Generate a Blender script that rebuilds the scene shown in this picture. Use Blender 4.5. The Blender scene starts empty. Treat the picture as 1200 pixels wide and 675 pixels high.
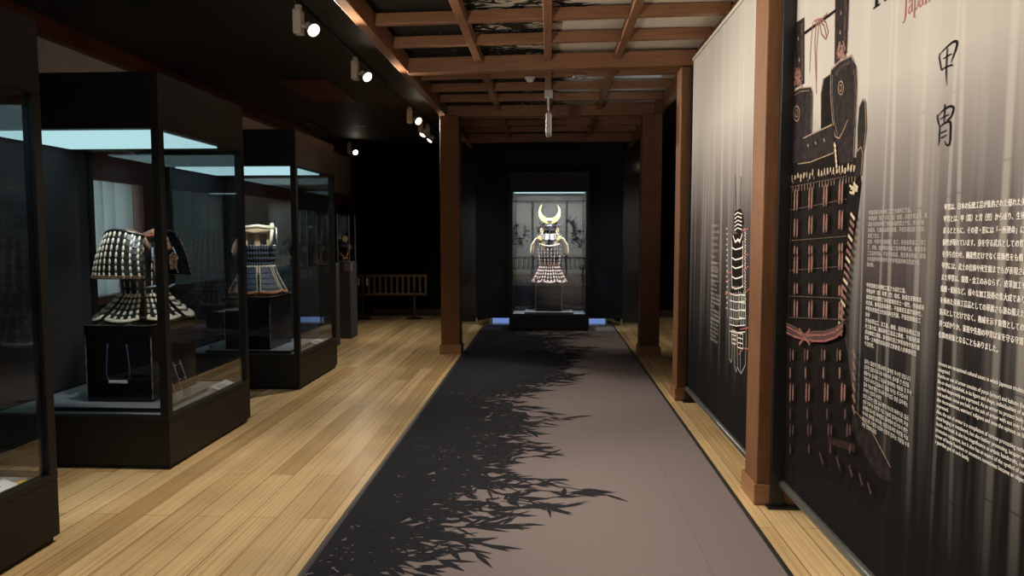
import bpy, bmesh, math, random
from mathutils import Vector, Matrix
random.seed(7)
C = bpy.context.scene.collection
PI = math.pi
sin, cos, rad = math.sin, math.cos, math.radians

# ------------------------------------------------------------------ camera
F, EYE = 850.0, 1.5
TH = math.atan(61.5 / F)
PS = math.atan(44 / F * cos(TH))
FW = Vector((-sin(PS) * cos(TH), cos(PS) * cos(TH), -sin(TH)))
RT = Vector((cos(PS), sin(PS), 0))
UP = Vector((-sin(PS) * sin(TH), cos(PS) * sin(TH), cos(TH)))
cd = bpy.data.cameras.new('camera')
cam = bpy.data.objects.new('camera', cd)
C.objects.link(cam)
cd.sensor_width = 36
cd.lens = F / 1200 * 36
cd.clip_start = 0.05
m = Matrix((RT, UP, -FW)).transposed().to_4x4()
m.translation = (0, 0, EYE)
cam.matrix_world = m
bpy.context.scene.camera = cam


def on_x(px, py, X):
    """where the sight line of a photo pixel meets the upright plane x = X: returns (Y, Z)"""
    r = FW + RT * ((px - 600) / F) + UP * ((337.5 - py) / F)
    t = X / r.x
    return r.y * t, EYE + r.z * t


# ------------------------------------------------------------------ materials
def nt(name):
    mt = bpy.data.materials.new(name)
    mt.use_nodes = True
    t = mt.node_tree
    t.nodes.clear()
    out = t.nodes.new('ShaderNodeOutputMaterial')
    return mt, t, out


def N(t, typ, **kw):
    n = t.nodes.new('ShaderNode' + typ)
    for k, v in kw.items():
        if k.startswith('_'):
            setattr(n, k[1:], v)
        elif k[0] == 'i' and k[1:].isdigit():
            n.inputs[int(k[1:])].default_value = v
        else:
            n.inputs[k].default_value = v
    return n


def L(t, a, ao, b, bi):
    t.links.new(a.outputs[ao], b.inputs[bi])


def c4(c):
    return (c[0], c[1], c[2], 1)


def plain(name, col, rough=0.5, metal=0.0, var=0.12, scale=18.0, spec=0.5, stretch=(1, 1, 1), bump=0.0, coat=0.0, col2=None):
    mt, t, out = nt(name)
    p = N(t, 'BsdfPrincipled', Roughness=rough, Metallic=metal)
    p.inputs['Specular IOR Level'].default_value = spec
    p.inputs['Coat Weight'].default_value = coat
    tc = N(t, 'TexCoord')
    mp = N(t, 'Mapping', Scale=stretch)
    nz = N(t, 'TexNoise', Scale=scale, Detail=4.0)
    rp = N(t, 'ValToRGB')
    d = col2 or [x * (1 - var * 2) for x in col]
    rp.color_ramp.elements[0].color = c4(d)
    rp.color_ramp.elements[0].position = 0.3
    rp.color_ramp.elements[1].color = c4([min(1, x * (1 + var)) for x in col])
    rp.color_ramp.elements[1].position = 0.7
    L(t, tc, 'Object', mp, 'Vector'); L(t, mp, 0, nz, 'Vector'); L(t, nz, 0, rp, 0)
    L(t, rp, 0, p, 'Base Color')
    if bump:
        b = N(t, 'Bump', Strength=bump, Distance=0.01)
        L(t, nz, 0, b, 'Height'); L(t, b, 0, p, 'Normal')
    L(t, p, 0, out, 0)
    return mt


def emit(name, col, s):
    mt, t, out = nt(name)
    e = N(t, 'Emission', Strength=s)
    e.inputs[0].default_value = c4(col)
    L(t, e, 0, out, 0)
    return mt


def glass_mat(name, ior=1.45, tint=(0.97, 0.985, 0.985), boost=1.0):
    mt, t, out = nt(name)
    tr = N(t, 'BsdfTransparent'); tr.inputs[0].default_value = c4(tint)
    gl = N(t, 'BsdfGlossy', Roughness=0.0); gl.inputs[0].default_value = (1, 1, 1, 1)
    # Schlick reflectance from the angle to the pane, the same on both of its faces
    ge = N(t, 'NewGeometry')
    dt = N(t, 'VectorMath', _operation='DOT_PRODUCT')
    L(t, ge, 'Normal', dt, 0); L(t, ge, 'Incoming', dt, 1)
    ab = N(t, 'Math', _operation='ABSOLUTE'); t.links.new(dt.outputs['Value'], ab.inputs[0])
    sb = N(t, 'Math', _operation='SUBTRACT', i0=1.0); L(t, ab, 0, sb, 1)
    pw = N(t, 'Math', _operation='POWER', i1=5.0); L(t, sb, 0, pw, 0)
    f0 = ((ior - 1) / (ior + 1)) ** 2
    fr = N(t, 'Math', _operation='MULTIPLY_ADD', i1=1 - f0, i2=f0); L(t, pw, 0, fr, 0)
    ml = N(t, 'Math', _operation='MULTIPLY', i1=boost); ml.use_clamp = True
    mx = N(t, 'MixShader')
    L(t, fr, 0, ml, 0); L(t, ml, 0, mx, 0); L(t, tr, 0, mx, 1); L(t, gl, 0, mx, 2); L(t, mx, 0, out, 0)
    return mt


def wood(name, a, b, stretch, rough=0.45, spec=0.4):
    mt, t, out = nt(name)
    p = N(t, 'BsdfPrincipled', Roughness=rough)
    p.inputs['Specular IOR Level'].default_value = spec
    tc = N(t, 'TexCoord'); mp = N(t, 'Mapping', Scale=stretch)
    n1 = N(t, 'TexNoise', Scale=6.0, Detail=6.0, Distortion=0.6)
    n2 = N(t, 'TexNoise', Scale=1.3, Detail=2.0)
    rp = N(t, 'ValToRGB')
    rp.color_ramp.elements[0].color = c4(a); rp.color_ramp.elements[0].position = 0.32
    rp.color_ramp.elements[1].color = c4(b); rp.color_ramp.elements[1].position = 0.68
    mx = N(t, 'Mix', _data_type='RGBA', _blend_type='MULTIPLY'); mx.inputs[0].default_value = 0.5
    rp2 = N(t, 'ValToRGB')
    rp2.color_ramp.elements[0].color = (0.55, 0.5, 0.48, 1); rp2.color_ramp.elements[0].position = 0.35
    rp2.color_ramp.elements[1].color = (1, 1, 1, 1); rp2.color_ramp.elements[1].position = 0.65
    L(t, tc, 'Object', mp, 0); L(t, mp, 0, n1, 'Vector'); L(t, tc, 'Object', n2, 'Vector')
    L(t, n1, 0, rp, 0); L(t, n2, 0, rp2, 0)
    t.links.new(rp.outputs[0], mx.inputs[6]); t.links.new(rp2.outputs[0], mx.inputs[7])
    t.links.new(mx.outputs[2], p.inputs['Base Color'])
    L(t, p, 0, out, 0)
    return mt


def floor_mat():
    mt, t, out = nt('bamboo_floor')
    p = N(t, 'BsdfPrincipled')
    p.inputs['Specular IOR Level'].default_value = 0.4
    tc = N(t, 'TexCoord')
    rot = N(t, 'Mapping', Rotation=(0, 0, PI / 2))
    br = N(t, 'TexBrick', Scale=1.0)
    br.inputs['Color1'].default_value = (0.52, 0.36, 0.175, 1)
    br.inputs['Color2'].default_value = (0.82, 0.62, 0.35, 1)
    br.inputs['Mortar'].default_value = (0.26, 0.15, 0.06, 1)
    br.inputs['Mortar Size'].default_value = 0.003
    br.inputs['Mortar Smooth'].default_value = 0.3
    br.inputs['Brick Width'].default_value = 1.85
    br.inputs['Row Height'].default_value = 0.145
    br.offset = 0.37
    br.offset_frequency = 2
    L(t, tc, 'Object', rot, 0); L(t, rot, 0, br, 'Vector')
    mp = N(t, 'Mapping', Scale=(95, 0.5, 1))
    n1 = N(t, 'TexNoise', Scale=1.0, Detail=3.0)
    L(t, tc, 'Object', mp, 0); L(t, mp, 0, n1, 'Vector')
    rp = N(t, 'ValToRGB')
    rp.color_ramp.elements[0].color = (0.74, 0.69, 0.60, 1); rp.color_ramp.elements[0].position = 0.30
    rp.color_ramp.elements[1].color = (1.0, 1.0, 1.0, 1); rp.color_ramp.elements[1].position = 0.62
    L(t, n1, 0, rp, 0)
    mx = N(t, 'Mix', _data_type='RGBA', _blend_type='MULTIPLY'); mx.inputs[0].default_value = 0.9
    t.links.new(br.outputs[0], mx.inputs[6]); t.links.new(rp.outputs[0], mx.inputs[7])
    # worn patches
    n3 = N(t, 'TexNoise', Scale=1.7, Detail=5.0)
    L(t, tc, 'Object', n3, 'Vector')
    rp3 = N(t, 'ValToRGB')
    rp3.color_ramp.elements[0].color = (0.82, 0.8, 0.78, 1); rp3.color_ramp.elements[0].position = 0.35
    rp3.color_ramp.elements[1].color = (1.06, 1.04, 1.0, 1); rp3.color_ramp.elements[1].position = 0.65
    L(t, n3, 0, rp3, 0)
    mx2 = N(t, 'Mix', _data_type='RGBA', _blend_type='MULTIPLY'); mx2.inputs[0].default_value = 0.8
    t.links.new(mx.outputs[2], mx2.inputs[6]); t.links.new(rp3.outputs[0], mx2.inputs[7])
    t.links.new(mx2.outputs[2], p.inputs['Base Color'])
    mr = N(t, 'MapRange', i1=0.3, i2=0.7, i3=0.22, i4=0.36)
    L(t, n1, 0, mr, 0); L(t, mr, 0, p, 'Roughness')
    L(t, p, 0, out, 0)
    return mt


def banner_mat(name, zhi, zmid, zlo, stalks, seed):
    """printed cloth: pale at the head, mauve-grey in the middle, black at the foot, bamboo stems as pale upright bands"""
    mt, t, out = nt(name)
    p = N(t, 'BsdfPrincipled', Roughness=0.8)
    p.inputs['Specular IOR Level'].default_value = 0.06
    tc = N(t, 'TexCoord')
    sp = N(t, 'SeparateXYZ'); L(t, tc, 'Object', sp, 0)
    n0 = N(t, 'TexNoise', Scale=0.8, Detail=3.0); L(t, tc, 'Object', n0, 'Vector')
    ad = N(t, 'Math', _operation='MULTIPLY_ADD', i1=0.35, i2=-0.17); L(t, n0, 0, ad, 0)
    zz = N(t, 'Math', _operation='ADD'); L(t, sp, 2, zz, 0); L(t, ad, 0, zz, 1)
    mr = N(t, 'MapRange', i1=0.0, i2=3.1, i3=0.0, i4=1.0); L(t, zz, 0, mr, 0)
    rp = N(t, 'ValToRGB')
    els = rp.color_ramp.elements
    els[0].position = zlo / 3.1; els[0].color = (0.0085, 0.008, 0.009, 1)
    els[1].position = zhi / 3.1; els[1].color = (0.47, 0.455, 0.43, 1)
    e = els.new(zmid / 3.1); e.color = (0.088, 0.073, 0.078, 1)
    e = els.new((zmid * 0.5 + zhi * 0.5) / 3.1); e.color = (0.26, 0.245, 0.245, 1)
    e = els.new((zmid * 0.5 + zlo * 0.5) / 3.1); e.color = (0.028, 0.025, 0.027, 1)
    L(t, mr, 0, rp, 0)
    # fine upright streaks
    mp = N(t, 'Mapping', Scale=(0, 7.0, 0.30), Location=(0, seed, 0)); L(t, tc, 'Object', mp, 0)
    n1 = N(t, 'TexNoise', Scale=1.0, Detail=5.0, Roughness=0.6); L(t, mp, 0, n1, 'Vector')
    st = N(t, 'MapRange', i1=0.48, i2=0.78, i3=0.0, i4=0.5); L(t, n1, 0, st, 0)
    acc = st
    for (y0, slope, w, amp) in stalks:
        a = N(t, 'Math', _operation='MULTIPLY_ADD', i1=slope, i2=y0); L(t, sp, 2, a, 0)
        s = N(t, 'Math', _operation='SUBTRACT'); L(t, sp, 1, s, 0); L(t, a, 0, s, 1)
        ab = N(t, 'Math', _operation='ABSOLUTE'); L(t, s, 0, ab, 0)
        r = N(t, 'MapRange', i1=w * 0.22, i2=w * 0.56, i3=amp, i4=0.0); L(t, ab, 0, r, 0)
        # joints of the stem
        ph = N(t, 'Math', _operation='MULTIPLY_ADD', i1=1 / 0.33, i2=y0 * 7.3); L(t, sp, 2, ph, 0)
        frn = N(t, 'Math', _operation='FRACT'); L(t, ph, 0, frn, 0)
        j = N(t, 'MapRange', i1=0.0, i2=0.035, i3=0.35, i4=1.0); L(t, frn, 0, j, 0)
        ml = N(t, 'Math', _operation='MULTIPLY'); L(t, r, 0, ml, 0); L(t, j, 0, ml, 1)
        mxx = N(t, 'Math', _operation='MAXIMUM'); L(t, acc, 0, mxx, 0); L(t, ml, 0, mxx, 1)
        acc = mxx
    fade = N(t, 'MapRange', i1=0.45, i2=zmid, i3=0.012, i4=0.62); L(t, sp, 2, fade, 0)
    fm = N(t, 'Math', _operation='MULTIPLY'); L(t, acc, 0, fm, 0); L(t, fade, 0, fm, 1)
    mx = N(t, 'Mix', _data_type='RGBA')
    mx.inputs[7].default_value = (0.66, 0.63, 0.58, 1)
    t.links.new(fm.outputs[0], mx.inputs[0]); t.links.new(rp.outputs[0], mx.inputs[6])
    t.links.new(mx.outputs[2], p.inputs['Base Color'])
    L(t, p, 0, out, 0)
    return mt


M = {}
M['floor'] = floor_mat()
M['black_wall'] = plain('black_wall_paint', (0.003, 0.003, 0.0035), 0.7, var=0.2, spec=0.08)
M['black_gloss'] = plain('black_polished_panel', (0.004, 0.004, 0.005), 0.12, var=0.2, spec=0.5)
M['navy'] = plain('navy_black_panel', (0.009, 0.013, 0.023), 0.6, spec=0.2, scale=60)
M['ceiling'] = plain('black_ceiling_paint', (0.026, 0.024, 0.022), 0.6, spec=0.3)
M['plaster'] = plain('grey_plaster', (0.66, 0.63, 0.63), 0.9, var=0.05, scale=5)
M['case'] = plain('black_case_metal', (0.010, 0.0095, 0.009), 0.5, var=0.12, scale=3, spec=0.3)
M['case_in'] = plain('slate_case_lining', (0.052, 0.050, 0.058), 0.8, var=0.08, scale=40, spec=0.2)
M['deck'] = plain('blue_grey_deck_cloth', (0.27, 0.285, 0.32), 0.9, var=0.05, scale=90, spec=0.1)
M['glass'] = glass_mat('case_glass', boost=1.4)
M['acrylic'] = glass_mat('clear_acrylic', 1.5, (0.9, 0.92, 0.93), 1.6)
M['lightbox'] = emit('cool_light_diffuser', (0.52, 0.83, 0.88), 0.98)
M['wood_z'] = wood('brown_upright_timber', (0.172, 0.078, 0.037), (0.25, 0.12, 0.056), (14, 14, 0.8), rough=0.6, spec=0.25)
M['wood_x'] = wood('brown_cross_timber', (0.25, 0.120, 0.062), (0.36, 0.185, 0.098), (0.8, 14, 14))
M['wood_y'] = wood('brown_long_timber', (0.23, 0.107, 0.054), (0.34, 0.17, 0.086), (14, 0.8, 14))
M['wood_dark'] = wood('dark_red_brown_timber', (0.085, 0.024, 0.016), (0.13, 0.040, 0.025), (8, 0.8, 8))
M['wood_fence'] = wood('weathered_slat_wood', (0.13, 0.085, 0.05), (0.19, 0.125, 0.075), (8, 8, 1.0))
M['wood_pale'] = wood('pale_stand_wood', (0.55, 0.38, 0.22), (0.68, 0.5, 0.32), (10, 10, 1.0))
M['carpet'] = plain('mauve_grey_carpet', (0.215, 0.182, 0.182), 0.95, var=0.06, scale=220, spec=0.1)
M['carpet_dark'] = plain('charcoal_carpet_print', (0.021, 0.022, 0.029), 0.95, var=0.06, scale=220, spec=0.1)
M['trim_dark'] = plain('dark_edge_strip', (0.02, 0.021, 0.02), 0.5)
M['panel_pale'] = plain('cream_ceiling_print', (0.80, 0.75, 0.65), 0.9, var=0.03, scale=6)
M['panel_dark'] = plain('dark_ceiling_print', (0.020, 0.018, 0.014), 0.85, var=0.1, scale=6)
M['white_plastic'] = plain('white_lamp_plastic', (0.72, 0.68, 0.62), 0.4, var=0.03)
M['grey_plastic'] = plain('grey_plastic', (0.35, 0.33, 0.31), 0.45, var=0.03)
M['black_metal'] = plain('black_powder_metal', (0.012, 0.012, 0.013), 0.4)
M['lamp_lens'] = emit('warm_lamp_lens', (1.0, 0.86, 0.66), 28)
M['lamp_lens_dim'] = emit('warm_lamp_lens_side', (1.0, 0.86, 0.66), 7)
M['lacquer'] = plain('black_lacquer', (0.008, 0.007, 0.008), 0.22, spec=0.55, var=0.2, scale=9)
M['lacquer_worn'] = plain('worn_lacquer_edge', (0.42, 0.36, 0.28), 0.5, var=0.5, scale=28, col2=(0.03, 0.025, 0.02))
M['iron'] = plain('black_armour_lacquer', (0.012, 0.011, 0.012), 0.28, spec=0.55, var=0.2)
M['cream_lace'] = plain('cream_silk_lacing', (0.70, 0.61, 0.46), 0.8, var=0.12, scale=80, bump=0.3)
M['blue_lace'] = plain('indigo_silk_lacing', (0.055, 0.075, 0.115), 0.7, var=0.3, scale=70, bump=0.3)
M['pale_blue_cord'] = plain('pale_blue_silk_cord', (0.16, 0.25, 0.33), 0.7, var=0.15, scale=60)
M['pink_lace'] = plain('pink_silk_lacing', (0.86, 0.62, 0.57), 0.8, var=0.15, scale=80, bump=0.3)
M['red_cord'] = plain('faded_red_cord', (0.42, 0.10, 0.07), 0.8, var=0.2, scale=80)
M['orange_cord'] = plain('orange_silk_cord', (0.55, 0.20, 0.07), 0.75, var=0.2, scale=80)
M['orange_hem'] = plain('orange_brown_hem', (0.40, 0.17, 0.075), 0.75, var=0.25, scale=60)
M['purple_cord'] = plain('purple_cord', (0.13, 0.08, 0.30), 0.7, var=0.15, scale=80)
M['gold'] = plain('gilt_metal', (0.85, 0.66, 0.20), 0.35, metal=0.35, var=0.06)
M['gold_dull'] = plain('aged_gilt_metal', (0.52, 0.38, 0.20), 0.45, metal=0.4, var=0.25, scale=60)
M['silver'] = plain('dull_silver_metal', (0.45, 0.43, 0.42), 0.35, metal=0.8, var=0.1)
M['brocade'] = plain('brown_brocade', (0.30, 0.16, 0.09), 0.85, var=0.5, scale=60)
M['plinth'] = plain('slate_blue_plinth_paint', (0.058, 0.066, 0.078), 0.7, var=0.06, scale=8, spec=0.25)
M['card'] = plain('white_card', (0.82, 0.83, 0.84), 0.7, var=0.02)
M['pinkcard'] = plain('pale_pink_card', (0.22, 0.15, 0.14), 0.7, var=0.1)
M['inkgrey'] = plain('grey_ink', (0.16, 0.16, 0.17), 0.8, var=0.1)
M['ink'] = plain('black_ink', (0.006, 0.005, 0.006), 0.85, var=0.1, spec=0.1)
M['white_ink'] = plain('white_print', (0.84, 0.82, 0.78), 0.7, var=0.02)
M['pale_ink'] = plain('soft_grey_print', (0.46, 0.44, 0.42), 0.7, var=0.02)
M['rose_print'] = plain('dull_rose_cord_print', (0.27, 0.085, 0.075), 0.7, var=0.35, scale=90)
M['red_ink'] = plain('red_print', (0.42, 0.10, 0.09), 0.7, var=0.05)
M['print_dark'] = plain('dark_brown_print', (0.0075, 0.005, 0.005), 0.85, var=0.3, scale=20, spec=0.1)
M['print_plum'] = plain('plum_leather_print', (0.018, 0.012, 0.014), 0.8, var=0.45, scale=26, spec=0.15)
M['print_edge'] = plain('tan_edge_print', (0.30, 0.20, 0.14), 0.7, var=0.3, scale=60)
M['print_lace'] = plain('rose_lacing_print', (0.27, 0.125, 0.10), 0.8, var=0.35, scale=120)
M['print_lace_dim'] = plain('dim_rose_lacing_print', (0.075, 0.032, 0.030), 0.8, var=0.35, scale=120)
M['print_cream'] = plain('cream_knot_print', (0.60, 0.50, 0.34), 0.7, var=0.3, scale=160)
M['curtain'] = plain('white_curtain_cloth', (0.74, 0.78, 0.76), 0.9, var=0.04, scale=8)
mt_, t_, o_ = nt('translucent_curtain')
p_ = N(t_, 'BsdfDiffuse'); p_.inputs[0].default_value = (0.74, 0.78, 0.76, 1)
q_ = N(t_, 'BsdfTranslucent'); q_.inputs[0].default_value = (0.7, 0.76, 0.76, 1)
n_ = N(t_, 'TexNoise', Scale=30.0); m_ = N(t_, 'MapRange', i1=.3, i2=.7, i3=.4, i4=.5); x_ = N(t_, 'MixShader')
L(t_, n_, 0, m_, 0); L(t_, m_, 0, x_, 0); L(t_, p_, 0, x_, 1); L(t_, q_, 0, x_, 2); L(t_, x_, 0, o_, 0)
M['curtain'] = mt_
M['tube'] = plain('grey_metal_tube', (0.11, 0.118, 0.112), 0.35, var=0.05, metal=0.3)
M['white_sheet'] = plain('cream_rail', (0.62, 0.59, 0.54), 0.6, var=0.02)
M['blue_glow'] = emit('blue_strip_light', (0.22, 0.36, 0.80), 0.62)
M['sign_glow'] = emit('sign_face', (0.85, 0.84, 0.74), 0.7)


# ------------------------------------------------------------------ mesh builder
class MB:
    def __init__(s):
        s.v = []; s.f = []; s.mi = []

    def add(s, vs, fs, mi=0):
        o = len(s.v)
        s.v += [tuple(v) for v in vs]
        s.f += [tuple(i + o for i in f) for f in fs]
        s.mi += [mi] * len(fs)
        return s

    def box(s, a, b, mi=0):
        x0, y0, z0 = a; x1, y1, z1 = b
        return s.add([(x0, y0, z0), (x1, y0, z0), (x1, y1, z0), (x0, y1, z0), (x0, y0, z1), (x1, y0, z1), (x1, y1, z1), (x0, y1, z1)],
                     [(0, 3, 2, 1), (4, 5, 6, 7), (0, 1, 5, 4), (1, 2, 6, 5), (2, 3, 7, 6), (3, 0, 4, 7)], mi)

    def tube(s, pts, r, n=8, mi=0, closed=False):
        pts = [Vector(p) for p in pts]
        rs = r if isinstance(r, (list, tuple)) else [r] * len(pts)
        k = len(pts); vs = []; fs = []
        ref = None
        for i, p in enumerate(pts):
            a = pts[(i - 1) % k] if (i > 0 or closed) else p
            b = pts[(i + 1) % k] if (i < k - 1 or closed) else p
            d = (b - a).normalized()
            if ref is None:
                ref = Vector((0, 0, 1)) if abs(d.z) < 0.9 else Vector((1, 0, 0))
            u = d.cross(ref)
            if u.length < 1e-5:
                u = d.cross(Vector((0, 1, 0)))
            u.normalize(); w = u.cross(d); ref = w
            for j in range(n):
                t = 2 * PI * j / n
                vs.append(p + (u * cos(t) + w * sin(t)) * rs[i])
        for i in range(k if closed else k - 1):
            for j in range(n):
                a = i * n + j; b = i * n + (j + 1) % n
                c = ((i + 1) % k) * n + (j + 1) % n; d = ((i + 1) % k) * n + j
                fs.append((a, d, c, b))
        if not closed:
            fs.append(tuple(range(n))); fs.append(tuple((k - 1) * n + j for j in range(n - 1, -1, -1)))
        return s.add(vs, fs, mi)

    def lathe(s, prof, c=(0, 0, 0), n=24, axis=None, mi=0, sx=1, sy=1):
        vs = []; fs = []
        q = Vector((0, 0, 1)).rotation_difference(Vector(axis)) if axis else None
        for (r, z) in prof:
            for j in range(n):
                t = 2 * PI * j / n
                p = Vector((r * cos(t) * sx, r * sin(t) * sy, z))
                if q: p = q @ p
                vs.append(p + Vector(c))
        for i in range(len(prof) - 1):
            for j in range(n):
                fs.append((i * n + j, i * n + (j + 1) % n, (i + 1) * n + (j + 1) % n, (i + 1) * n + j))
        fs.append(tuple(range(n - 1, -1, -1))); fs.append(tuple((len(prof) - 1) * n + j for j in range(n)))
        return s.add(vs, fs, mi)

    def blob(s, c, ax, ay, az, n=6, k=4, mi=0):
        """ellipsoid with axis vectors ax, ay, az"""
        c = Vector(c); vs = [c + az]; fs = []
        for i in range(1, k):
            p = PI * i / k
            for j in range(n):
                t = 2 * PI * j / n
                vs.append(c + az * cos(p) + (ax * cos(t) + ay * sin(t)) * sin(p))
        vs.append(c - az)
        for j in range(n):
            fs.append((0, 1 + j, 1 + (j + 1) % n))
        for i in range(k - 2):
            for j in range(n):
                a = 1 + i * n
                fs.append((a + j, a + n + j, a + n + (j + 1) % n, a + (j + 1) % n))
        a = 1 + (k - 2) * n; e = len(vs) - 1
        for j in range(n):
            fs.append((a + j, e, a + (j + 1) % n))
        return s.add(vs, fs, mi)

    def prism(s, poly, origin, ex, ey, th, mi=0):
        """flat outline (2-D) given thickness th along ex x ey"""
        o = Vector(origin); ex = Vector(ex); ey = Vector(ey); nn = ex.cross(ey).normalized()
        k = len(poly)
        a = [o + ex * p[0] + ey * p[1] for p in poly]
        b = [p + nn * th for p in a]
        fs = [tuple(range(k - 1, -1, -1)), tuple(range(k, 2 * k))]
        fs += [(i, (i + 1) % k, k + (i + 1) % k, k + i) for i in range(k)]
        return s.add(a + b, fs, mi)

    def build(s, name, mats, parent=None, off=(0, 0, 0), smooth=False, bevel=0.0):
        me = bpy.data.meshes.new(name)
        me.from_pydata([(v[0] - off[0], v[1] - off[1], v[2] - off[2]) for v in s.v], [], s.f)
        if not isinstance(mats, (list, tuple)): mats = [mats]
        for mt in mats: me.materials.append(mt)
        for p, i in zip(me.polygons, s.mi):
            p.material_index = i
            p.use_smooth = smooth
        me.update()
        o = bpy.data.objects.new(name, me)
        C.objects.link(o)
        if parent is not None:
            o.parent = parent
        elif any(off):
            o.location = off
        if bevel:
            b = o.modifiers.new('bevel', 'BEVEL'); b.width = bevel; b.segments = 2; b.limit_method = 'ANGLE'
        return o


def thing(name, label, cat, loc=(0, 0, 0), rz=0, group=None):
    o = bpy.data.objects.new(name, None)
    o.empty_display_size = 0.1
    C.objects.link(o)
    o.location = loc; o.rotation_euler = (0, 0, rz)
    o['label'] = label; o['category'] = cat
    if group: o['group'] = group
    return o


def tag(o, label, cat, group=None):
    o['label'] = label; o['category'] = cat
    if group: o['group'] = group
    return o


def struct(name, mb, mat, bevel=0, **k):
    o = mb.build(name, mat, bevel=bevel, **k)
    o['kind'] = 'structure'
    return o


KIDS = {}


def copy_tree(o, label=None, loc=None, rz=None, parent=None, group=None):
    c = o.copy(); C.objects.link(c)
    if parent is not None: c.parent = parent
    if label: c['label'] = label
    if group: c['group'] = group
    if loc is not None: c.location = loc
    if rz is not None: c.rotation_euler = (0, 0, rz)
    for ch in list(o.children):
        copy_tree(ch, parent=c)
    return c


# ================================================================== SETTING
WL, WR, YB, YF, ZC = -3.95, 2.35, -4.6, 13.4, 3.17
mb = MB().box((WL - 0.1, YB - 0.1, -0.1), (WR + 0.1, YF + 1.3, 0))
struct('floor', mb, M['floor'])
mb = MB().box((WL - 0.1, YB - 0.1, ZC), (-1.33, YF + 1.3, ZC + 0.1)); struct('ceiling', mb, M['ceiling'])
mb = MB().box((1.33, YB - 0.1, ZC), (WR + 0.1, YF + 1.3, ZC + 0.1)).box((-1.33, 12.5, ZC), (1.33, YF + 1.3, ZC + 0.1)).box((-1.33, YB - .1, ZC), (1.33, -1.0, ZC + .1))
struct('ceiling', mb, M['ceiling'])
mb = MB().box((-3.3, YF, 0), (WR + 0.1, YF + 0.1, ZC)).box((-3.4, YF, 0), (-3.3, YF + 1.3, ZC)); struct('wall_end', mb, M['black_wall'])
mb = MB().box((WL, YF + 1.2, 0), (-3.3, YF + 1.3, ZC)); struct('wall_alcove', mb, M['black_wall'])
mb = MB().box((-3.29, YF - 0.02, 0), (WR, YF, 0.13)); struct('baseboard_end', mb, wood('baseboard_wood', (.06, .03, .018), (.09, .045, .026), (.8, 8, 8)))
mb = MB().box((WR, YB, 0), (WR + 0.1, YF, ZC)); struct('wall_right', mb, M['black_gloss'])
mb = MB().box((WL, YB - 0.1, 0), (WR, YB, ZC)); struct('wall_back', mb, M['plaster'])
# left wall: dark dado, window openings with curtains, timber beam, pale plaster band
mb = MB().box((WL - 0.1, YB, 0), (WL, YF + 1.2, 0.97)); struct('wall_left', mb, M['navy'])
mb = MB().box((WL - 0.1, YB, 2.1), (WL, YF + 1.2, ZC)); struct('wall_left', mb, M['plaster'])
mb = MB().box((WL - 0.1, 7.0, 0.97), (WL, YF + 1.2, 2.1)); struct('wall_left', mb, M['navy'])
mb = MB().box((WL - 0.02, YB, 1.98), (WL + 0.05, YF + 1.2, 2.26)); struct('trim_1', mb, M['wood_dark'], bevel=0.004)
mb = MB().box((WL - 0.02, YB, 0.90), (WL + 0.06, 7.0, 0.97)); struct('trim_2', mb, wood('warm_sill_timber', (0.16, 0.06, 0.035), (0.22, 0.09, 0.05), (8, .8, 8)), bevel=0.004)
mb = MB().box((WL, YB, 3.03), (WL + 0.10, YF + 1.2, ZC)); struct('trim_3', mb, M['wood_dark'], bevel=0.004)
for i, y in enumerate((0.2, 2.5, 4.6, 6.87, 8.45, 11.05, 14.4)):
    mb = MB().box((WL - 0.03, y - 0.08, 0), (WL + 0.07, y + 0.10, 3.03)); struct('trim_%d' % (4 + i), mb, M['wood_dark'], bevel=0.004)
mb = MB().box((WL - 0.24, 0.3, 0.9), (WL - 0.22, 7.0, 2.2))
struct('window_1', mb, plain('dull_window_pane', (0.25, 0.28, 0.3), 0.2))
# folded curtain cloth hung in the window between the first two tall cases
t = thing('curtain', 'white pleated curtain in the window behind the black and cream armour', 'curtain', (WL - 0.03, 6.5, 0.98))
mb = MB(); nn = 120
for i in range(nn):
    for k in range(2):
        y0 = 4.85 + 1.9 * (i + k) / nn - 6.5
        ph = ((i + k) / nn * 10.5) % 1.0
        xx = 0.11 * (ph / 0.72 if ph < 0.72 else (1 - ph) / 0.28) - 0.06
        mb.v += [(xx, y0, 0.0), (xx, y0, 1.05), (xx - .004, y0, 0.0), (xx - .004, y0, 1.05)]
    b = i * 8
    mb.f += [(b, b + 4, b + 5, b + 1), (b + 2, b + 3, b + 7, b + 6), (b + 1, b + 5, b + 7, b + 3), (b, b + 2, b + 6, b + 4)]; mb.mi += [0] * 4
mb.build('cloth', M['curtain'], t)
MB().tube([(0.0, -1.65, 1.06), (0.0, 0.25, 1.06)], 0.007).build('curtain_rod', M['black_metal'], t)
copy_tree(t, 'dim pleated curtain seen through the glass of the indigo cuirass showcase', (WL + 0.06, 10.7, 0.96))

# ------------------------------------------------------------------ bamboo leaf print
def interp(tab, y):
    if y <= tab[0][0]: return tab[0][1]
    for (a, b), (c, d) in zip(tab, tab[1:]):
        if y <= c: return b + (d - b) * (y - a) / (c - a)
    return tab[-1][1]


LK = [0]


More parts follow.
